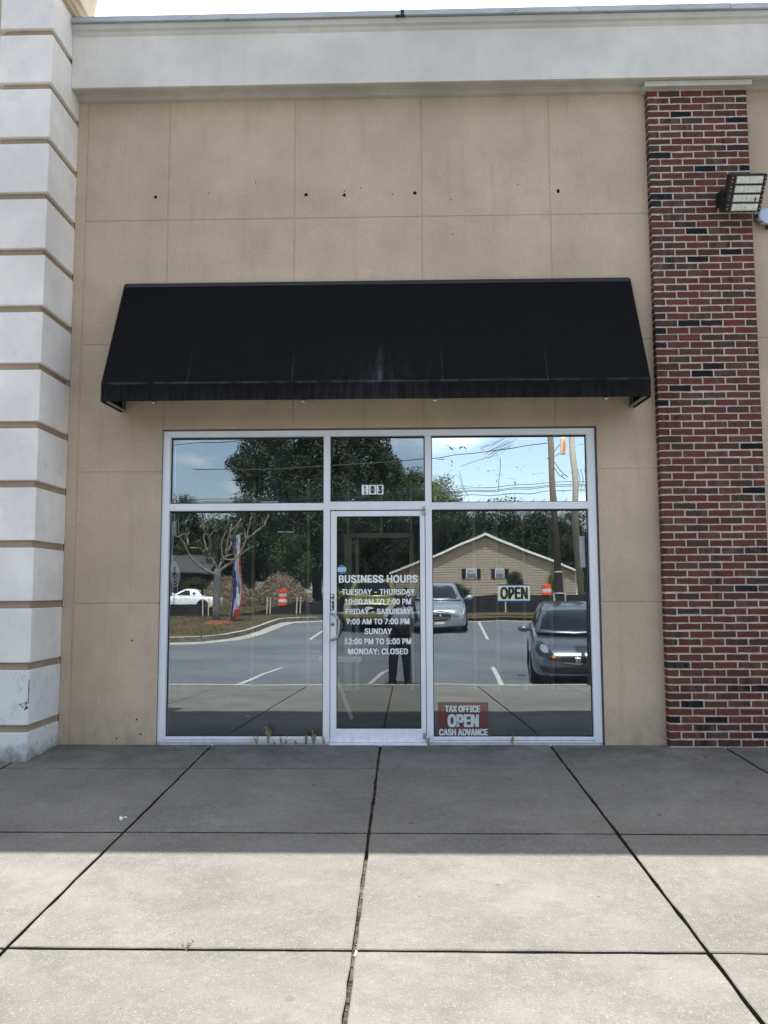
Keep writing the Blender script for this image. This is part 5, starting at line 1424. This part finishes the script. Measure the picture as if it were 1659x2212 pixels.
# --- feather flag
fg = empty('feather_flag', (-5.64, -20.1, lot(-20.1) + .16)); tag(fg, 'tall feather flag with red, white and blue stars and stripes on the island', 'flag')
m = MB(); m.tube([(-.17, 0, -.1), (-.17, 0, 1.6), (-.13, 0, 2.5), (.0, 0, 2.88), (.14, 0, 2.93)], .012, 6); m.build('pole', 'steel', fg)
m = MB(); K, J = 24, 9
for k in range(K + 1):
    t = k / K; z = .10 + t * 2.78
    for j in range(J + 1):
        u = j / J; wv = .28 + .02 * math.sin(t * 6); x = -.17 + (u * wv) * (.85 + .15 * math.sin(t * 5)) + .03 * t * u + .04 * math.sin(t * 7) * (1 - t)
        m.v.append((x, .05 * math.sin(u * 7 + t * 4) + .02 * math.sin(t * 15), z))
for k in range(K):
    for j in range(J):
        a = k * (J + 1) + j; m.f.append((a, a + 1, a + J + 2, a + J + 1))
        u = (j + .5) / J + .10 * math.sin(k * .5); m.mi.append(2 if u < .30 or (.5 < u < .62 and k % 7 < 3) else (1 if u < .84 else 0))
m.mi = [0 if i // J < 3 and 3 <= i % J <= 6 else q for i, q in enumerate(m.mi)]
bn = m.build('banner', ['flag_red', 'flag_white', 'flag_blue'], fg, smooth=True, fix=False)
m = MB()
for k in range(18):
    for (u0, w_) in ((.03, 1), (.30, 1)):
        t = (k + .5) / 18; z = .12 + t * 2.7; x = -.17 + u0; r = .016
        y = .05 * math.sin(u0 / .33 * 7 + t * 4) + .02 * math.sin(t * 15) + .01
        m.prism([(x + (r if q % 2 == 0 else r * .42) * math.sin(PI * q / 5), z + (r if q % 2 == 0 else r * .42) * math.cos(PI * q / 5)) for q in range(10)], y, y + .004, 'y')
st_ = m.build('stars', 'flag_white', fg); st_['kind'] = 'stuff'

# --- mulch piles
def pile(x, y, R_, H_, label):
    z = terr(x, y) - .05; o = empty('mulch_pile', (x, y, z)); tag(o, label, 'mulch pile', 'piles of chipped branches')
    m = MB(); A_, B_ = 28, 10
    def hgt(r_, a): return H_ * max(0, (1 - r_ ** 1.55)) * (1 + .10 * noise.noise(Vector((math.cos(a) * 1.5, math.sin(a) * 1.5, r_ * 3 + x))))
    for b2 in range(B_ + 1):
        for a_ in range(A_):
            r_ = b2 / B_; a = 2 * PI * a_ / A_; rr = R_ * r_ * (1 + .10 * noise.noise(Vector((math.cos(a) * 2, math.sin(a) * 2, x))))
            m.v.append((rr * math.cos(a), rr * math.sin(a) * .8, hgt(r_, a) + .05 * noise.noise(Vector((rr * 3, a * 3, 0)))))
    for b2 in range(B_):
        for a_ in range(A_):
            k = (a_ + 1) % A_; m.f.append((b2 * A_ + a_, b2 * A_ + k, (b2 + 1) * A_ + k, (b2 + 1) * A_ + a_)); m.mi.append(0)
    m.build('mound', 'mulch_dark', o, smooth=True, fix=False)
    for nm, mt, cnt in (('wood_chips', 'chip_wood', 1500), ('pale_sticks', 'chip_pale', 500)):
        m = MB()
        for i in range(cnt):
            r_ = rnd() ** .55; a = U(0, 2 * PI); rr = R_ * r_; p = Vector((rr * math.cos(a), rr * math.sin(a) * .8, hgt(r_, a) + U(-.02, .06)))
            d = Vector((U(-1, 1), U(-1, 1), U(-.7, .7))).normalized() * U(.10, .32); s_ = d.cross(Vector((U(-1, 1), U(-1, 1), 1))).normalized() * U(.008, .022); t_ = d.cross(s_).normalized() * .012
            m.add([p - d - s_, p - d + s_, p - d + t_, p + d - s_, p + d + s_, p + d + t_], [(0, 1, 4, 3), (1, 2, 5, 4), (2, 0, 3, 5)])
        q = m.build(nm, mt, o, fix=False); q['kind'] = 'stuff'
pile(-8.45, -48, 2.35, 2.05, 'tall brown pile of chipped branches behind the traffic barrel')
pile(-12.3, -49, 2.3, 2.0, 'brown pile of chipped branches behind the bare tree')
pile(-10.3, -47, 1.5, 1.0, 'low pile of chips between the two taller ones')

# --- utility poles and lines
def upole(x0, x1, y, h, r, label, mt, wrap=False, trans=False):
    z = terr(x0, y); o = empty('utility_pole', (x0, y, z)); tag(o, label, 'utility pole', 'wooden utility poles')
    m = MB(); m.tube([(0, 0, -.3), ((x1 - x0) * .5, 0, h * .5), (x1 - x0, 0, h)], [r * 1.12, r, r * .85], 14); m.build('shaft', mt, o, smooth=True)
    if wrap:
        m = MB(); m.tube([(0, 0, .0), ((x1 - x0) * .16, 0, h * .155)], [r * 1.2, r * 1.16], 14); m.build('guard', 'wrap_dark', o)
        for zz in (.66, 1.55):
            m = MB(); m.tube([((x1 - x0) * zz / h, 0, zz), ((x1 - x0) * zz / h, 0, zz + .05)], r * 1.26, 14); m.build('band', 'barrel_white', o)
    if trans:
        cx = (x1 - x0) - r - .19; hz = trans
        m = MB(); m.lathe([(.12, 0), (.17, .03), (.17, .82), (.14, .9), (.05, .93)], (cx, .05, hz), 18); tf = m.build('transformer', 'transformer_grey', o, smooth=False)
        m = MB(); m.prism([(cx - .08, hz + .1), (cx + .05, hz + .05), (cx + .1, hz + .4), (cx + .02, hz + .85), (cx - .05, hz + .5)], .218, .224, 'y'); m.build('rust_patch', 'rust', tf)
        m = MB(); m.tube([(cx, .05, hz + .9), (cx, .05, hz + 1.15)], .04, 8); m.tube([(cx - .1, .05, hz + .1), (cx - .5, .1, hz - .1), (cx - .6, .1, hz - .5), (cx - .2, 0, hz - 1.1), (cx + .1, 0, hz - 1.3)], .02, 5); m.tube([(cx - .1, .05, hz + .6), (cx - .5, .1, hz + .2), (cx - .55, .1, hz - .3), (cx - .1, 0, hz - .9), (cx + .2, 0, hz - 1.2)], .02, 5)
        m.build('drop_wire', 'cable', o)
        m = MB(); m.box((x1 - x0) - 1.2, (x1 - x0) + 1.2, .1, .2, hz + 2.2, hz + 2.32); m.build('cross_arm', mt, o)
upole(6.45, 5.98, -27, 11.5, .145, 'dark leaning utility pole in front of the gabled house', 'pole_wood', wrap=True)
upole(8.82, 8.42, -34, 13, .155, 'grey utility pole carrying a rusty transformer', 'pole_grey', trans=7.6)
def wire(a, c, sag, label, y=-36, r=.016):
    m = MB(); P = []
    for k in range(21):
        t = k / 20; P.append((a[0] + (c[0] - a[0]) * t, y, a[1] + (c[1] - a[1]) * t - sag * 4 * t * (1 - t)))
    m.tube(P, r, 5); o = m.build('power_line', 'cable', None); tag(o, label, 'power line', 'power lines across the sky')
for i, (z0, z1) in enumerate(((6.30, 6.35), (6.52, 6.58), (6.80, 6.66), (7.08, 6.82))):
    wire((-34, z0 - .55), (8.8, z1 + .25), .25 + .1 * i, ('lowest', 'second lowest', 'third', 'upper')[i] + ' cable of the bundle crossing to the utility poles')
    wire((8.8, z1 + .25), (45, z0), .4, ('lowest', 'second lowest', 'third', 'upper')[i] + ' cable running right from the grey utility pole')
wire((-34, 8.6), (8.5, 10.3), .6, 'high single cable above the bundle, left of the poles', -34.1, .02)
wire((6.0, 7.6), (-9, 6.6), .35, 'cable drooping left from the dark leaning pole', -27.1, .02)

# --- gabled house with beige siding
hs = empty('gabled_house', (6.0, -54, .7)); tag(hs, 'low gabled house with beige lap siding and two shuttered windows', 'house')
HZ = .7
def gl(pts): return [(x, z) for x, z in pts]
xl, xr, ze, zp = -6.7, 6.7, 2.05, 4.70
m = MB(); m.prism([(xl, -.6), (xr, -.6), (xr, ze), (0, zp), (xl, ze)], -9, -.02, 'y'); m.build('wall', 'siding', hs)
m = MB(); nb = 27
for k in range(nb):
    z0 = -.3 + k * .19; z1 = z0 + .19
    def hx(z): return 6.7 if z < ze else 6.7 * (zp - z) / (zp - ze)
    w0 = hx(min(z1, zp - .01))
    if w0 < .1: continue
    m.add([(-w0, .004, z1), (w0, .004, z1), (w0, .042, z0), (-w0, .042, z0), (-w0, -.02, z0), (w0, -.02, z0)], [(0, 3, 2, 1), (3, 4, 5, 2)])
sd = m.build('siding_boards', 'siding', hs); sd['kind'] = 'stuff'
ov = .30
for s in (-1, 1):
    m = MB(); e = (s * 7.15, ze - .18)
    q = [(0, zp + .02), (s * 7.15, ze - .155), (s * 7.15, ze - .02), (0, zp + .16)]
    m.prism(q, -9.2, ov, 'y'); rf = m.build('roof', 'shingles', hs)
    m = MB(); m.prism([(0, zp - .03), (s * 7.17, ze - .205), (s * 7.17, ze - .04), (0, zp + .135)], ov + .001, ov + .03, 'y'); m.build('rake_board', 'soffit_white', rf)
for x in (-1.03, 1.05):
    m = MB(); m.box(x - .34, x + .34, .026, .085, 1.48, 2.20); wn = m.build('window', 'soffit_white', hs)
    for (z0, z1) in ((1.51, 1.83), (1.86, 2.17)):
        m = MB(); m.box(x - .30, x + .30, .08, .089, z0, z1); m.build('pane', 'blind_grey' if z0 > 1.8 else 'shutter_black', wn)
        m = MB()
        for k in range(7): m.box(x - .29, x + .29, .0895, .092, z0 + .03 + k * .04, z0 + .045 + k * .04)
        m.build('blind', 'blind_grey', wn)['kind'] = 'stuff'
    for s in (-1, 1):
        m = MB(); a = x + s * .50; m.box(a - .14, a + .14, .026, .085, 1.47, 2.21)
        for k in range(14): m.box(a - .11, a + .11, .085, .093, 1.50 + k * .05, 1.53 + k * .05)
        m.build('shutter', 'shutter_black', hs)
m = MB(); m.box(6.60, 6.74, -.04, .03, -.6, ze - .05); m.build('corner_trim', 'soffit_white', hs)
# dark ranch house at left
hb = empty('ranch_house', (-20.5, -57, .6)); tag(hb, 'dark ranch house with grey shingle roof behind the white coupe', 'house')
m = MB(); m.box(-8, 4.6, -7, 0, -.5, 2.15); m.build('wall', 'dark_brick_wall', hb)
m = MB(); m.prism([(.55, 2.10), (.55, 2.2), (-3.5, 3.75), (-7.6, 2.2), (-7.6, 2.1)], -8.6, 5.25, 'x'); m.build('roof', 'shingles', hb)
for x in (-4, -.5, 2.2):
    m = MB(); m.box(x - .45, x + .45, .002, .04, .6, 1.7); wn = m.build('window', 'blind_grey', hb); m = MB(); m.box(x - .4, x + .4, .04, .05, .65, 1.65); m.build('pane', 'glass_dark', wn)

# --- foliage
def crown_mesh(nm, mt, n=17000, size=.031, seed=1, squash=1.0, clumps=70):
    rg = random.Random(seed); m = MB(); cl = []
    for i in range(clumps):
        a, c = rg.uniform(0, 2 * PI), rg.uniform(-.75, 1); r = rg.uniform(.35, .86)
        k = math.sqrt(max(0, 1 - c * c)); cl.append((Vector((r * k * math.cos(a), r * k * math.sin(a), r * c * squash)), rg.uniform(.16, .34)))
    for i in range(n):
        c, rr = cl[rg.randrange(clumps)]
        d = Vector((rg.gauss(0, 1), rg.gauss(0, 1), rg.gauss(0, .8))).normalized() * rr * rg.uniform(.35, 1.12) ** .6
        p = c + d
        nn = (d.normalized() + Vector((rg.gauss(0, .5), rg.gauss(0, .5), rg.gauss(.3, .5)))).normalized()
        u = nn.orthogonal().normalized(); q = rg.uniform(0, PI); v = nn.cross(u)
        a = (u * math.cos(q) + v * math.sin(q)) * size * rg.uniform(.6, 1.3); b2 = (v * math.cos(q) - u * math.sin(q)) * size * rg.uniform(.35, .8)
        m.add([p - a, p - b2, p + a, p + b2], [(0, 1, 2, 3)])
    return m.mesh(nm, mt, fix=False)
CR = [crown_mesh('crown', 'leaf_dark', seed=3), crown_mesh('crown', 'leaf_mid', seed=5), crown_mesh('crown', 'leaf_dark', seed=9, squash=1.2), crown_mesh('crown', 'leaf_light', seed=12, n=12000)]
tm = MB(); tm.tube([(0, 0, -.1), (.01, .01, .4), (0, .01, .75), (.01, 0, 1.0)], [.045, .034, .026, .012], 8)
for a in (0.4, 2.3, 4.1): tm.tube([(0, 0, .45), (.15 * math.cos(a), .15 * math.sin(a), .7), (.3 * math.cos(a), .3 * math.sin(a), .9)], [.02, .014, .006], 6)
TM = tm.mesh('trunk', 'bark_dark', smooth=True)
def tree(x, y, top, rad, k, label, cz=None, grp='trees beyond the street'):
    g_ = terr(max(-40, min(40, x)), y); r = empty('broadleaf_tree', (x, y, g_), U(0, 6)); tag(r, label, 'tree', grp)
    H = top - g_; t = bpy.data.objects.new('trunk', TM); COL.objects.link(t); t.parent = r; t.scale = (H * .5, H * .5, H * .5)
    c = bpy.data.objects.new('crown', CR[k]); COL.objects.link(c); c.parent = r
    vz = rad * 1.15 if cz is None else cz; c.location = (0, 0, H - vz * 1.02); c.scale = (rad, rad, vz); return r
# the big dark mass left of centre
for (x, y, top, rad, k, lab) in ((-11.6, -62, 16.5, 3.6, 0, 'tall dark tree at the left end of the big clump'), (-7.5, -63, 18.5, 4.6, 2, 'tallest dark tree in the middle of the big clump'), (-3.6, -62, 16.6, 3.8, 0, 'dark tree at the right side of the big clump'),
        (-.6, -62, 13.0, 3.0, 1, 'rounded tree stepping down right of the big clump'), (2.4, -61, 11.6, 2.6, 3, 'pale green tree right of the big clump'),
        (-12.2, -58, 9.5, 3.0, 0, 'lower dark tree under the left of the big clump'), (-9.6, -59, 11.5, 3.4, 2, 'dense dark tree low in the big clump'), (-5.6, -58, 11.0, 3.6, 0, 'dark spreading tree above the tall mulch pile'), (-2.2, -58, 9.8, 3.2, 0, 'dark tree beside the tall mulch pile'),
        (-8.5, -57, 6.5, 2.6, 1, 'low green tree right behind the mulch piles'), (-4.5, -56, 5.8, 2.5, 0, 'low dark tree right of the mulch piles'), (-1.2, -57, 6.0, 2.5, 0, 'low dark tree left of the gabled house')): tree(x, y, top, rad, k, lab)
TL = ['dark tree peeping up at the left edge of the upper left pane', 'narrow dark tree right of the one at the upper left pane edge', 'green tree behind the dark ranch house roof end', 'dark tree beyond the dark ranch house, left of its ridge',
      'green tree between the ranch house and the big clump', 'broad dark tree far left beyond the ranch house', 'leftmost broad dark tree of the whole treeline', 'dark tree just left of the gable peak, in the back row', 'dense dark tree just right of the gable peak, in the back row',
      'dark tree over the right slope of the gable, in the back row', 'dense dark tree behind the leaning utility pole', 'lower dark tree right of the grey utility pole', 'dark tree beyond the right glass edge', 'dense dark tree well right of the gabled house', 'broad tree far right of the gabled house', 'rightmost tall tree of the whole treeline',
      'dense low tree behind the left slope of the gable', 'low dark tree behind the gable peak', 'dense low tree behind the right slope of the gable', 'low dark tree behind the leaning pole foot', 'low green tree at the right corner of the gabled house', 'low green tree above the ranch house roof', 'low green tree above the white coupe',
      'low dark tree far behind the ranch house', 'low dark tree beyond the right end of the gabled house', 'dense tree behind the left eave of the gabled house', 'far dark tree between the pale green tree and the gable peak']
LB = ['dark', 'mid green', 'dense dark', 'pale green']
i = 0
for (x, y, top, rad, k) in ((-22.5, -60, 10.2, 2.6, 0), (-19.2, -63, 9.3, 2.4, 2), (-16.2, -64, 8.4, 3.2, 1), (-25.5, -62, 8.2, 3.4, 0), (-13.8, -66, 8.8, 3.4, 1), (-30, -64, 9, 4, 2), (-36, -66, 10, 5, 0),
        (5.6, -66, 9.0, 3.2, 0), (9.0, -67, 9.1, 3.4, 2), (12.3, -67, 9.0, 3.3, 0), (15.3, -67, 8.0, 2.6, 2), (18.2, -67, 6.9, 2.8, 0), (22, -68, 7.5, 3.4, 0), (27, -70, 9, 4, 2), (33, -70, 11, 5, 0), (40, -72, 12, 6, 2),
        (4.2, -64.5, 6.8, 2.8, 2), (7.6, -65, 6.6, 2.8, 0), (10.8, -65, 6.6, 2.8, 2), (14, -64, 6.2, 2.6, 0), (17, -62, 5.4, 2.3, 1), (-17.8, -62, 6.2, 2.8, 1), (-14.2, -60, 6.4, 2.6, 1), (-21.5, -64, 6.4, 3, 0), (20.5, -60, 5.2, 2.6, 0), (1.0, -65, 8.2, 3.2, 2), (2.8, -67, 8.8, 3.4, 0)):
    side = 'left of the big clump' if x < -12 else ('behind the gabled house' if x < 14 else 'right of the gabled house')
    dp = 'far' if y < -65 else 'nearer'
    tree(x, y, top, rad, k, TL[i]); i += 1
# bushes
def bush(x, y, r_, k, lab, h=None):
    g_ = terr(x, y); o = bpy.data.objects.new('bush', CR[k]); COL.objects.link(o); o.location = (x, y, g_ + (h or r_) * .7); o.scale = (r_, r_, h or r_); tag(o, lab, 'bush', 'bushes by the house')
bush(13.4, -50, 1.6, 1, 'green bush at the right corner of the gabled house', 2.0); bush(9.3, -44, .55, 3, 'slim pale sapling behind the right traffic barrel', 1.3)
bush(6.4, -41, .6, 1, 'feathery bush right of the OPEN sign', 1.1); bush(3.2, -46, 1.3, 0, 'low dark bush under the left shuttered window', .6); bush(-14.6, -50, 1.2, 1, 'dark shrub behind the white coupe roof', 1.2)
# grass and weeds of the verge
m = MB()
for i in range(9000):
    if rnd() < .5: x, y = U(-13, -3.6), U(-25, -15.3)
    else: x, y = U(-14, 14), U(-45, -25.5)
    if y > -22 and x > -5.3 + (y + 22) * .0: continue
    z = (lot(y) + .16 + .03) if y > -22 else terr(x, y); hh = U(.04, .16) if y > -25 else U(.08, .35)
    a = U(0, PI); wd = U(.006, .014) * (1 if y > -25 else 1.8); dx, dy = math.cos(a) * wd, math.sin(a) * wd
    m.add([(x - dx, y - dy, z - .02), (x + dx, y + dy, z - .02), (x + U(-.06, .06), y + U(-.06, .06), z + hh)], [(0, 1, 2)])
tag(m.build('verge_grass', 'grass_blade', fix=False), 'rough patchy grass on the verge and island across the lot', 'grass', kind='stuff')

# far-off wood closing the view behind the single trees
rg = random.Random(44); m = MB()
for i in range(30000):
    x = rg.uniform(-75, 75); top = 7.2 + 1.2 * noise.noise(Vector((x * .2, 0, 0))) + .8 * noise.noise(Vector((x * .9, 3, 0))) - (1.6 if x > 15 else 0)
    z = rg.uniform(.2, 1) ** .8 * top; y = -70.5 + rg.uniform(-2.5, 1.5) + 1.5 * noise.noise(Vector((x * .5, z * .5, 0)))
    a = Vector((rg.gauss(0, 1), rg.gauss(0, .6), rg.gauss(0, 1))).normalized() * rg.uniform(.12, .3); b2 = a.cross(Vector((rg.gauss(0, .5), -1, rg.gauss(0, .5)))).normalized() * rg.uniform(.1, .2)
    p = Vector((x, y, z + .5)); m.add([p - a, p - b2, p + a, p + b2], [(0, 1, 2, 3)])
tag(m.build('distant_wood', 'leaf_dark', fix=False), 'dark continuous wood closing the view behind the trees and houses', 'wood', kind='stuff')
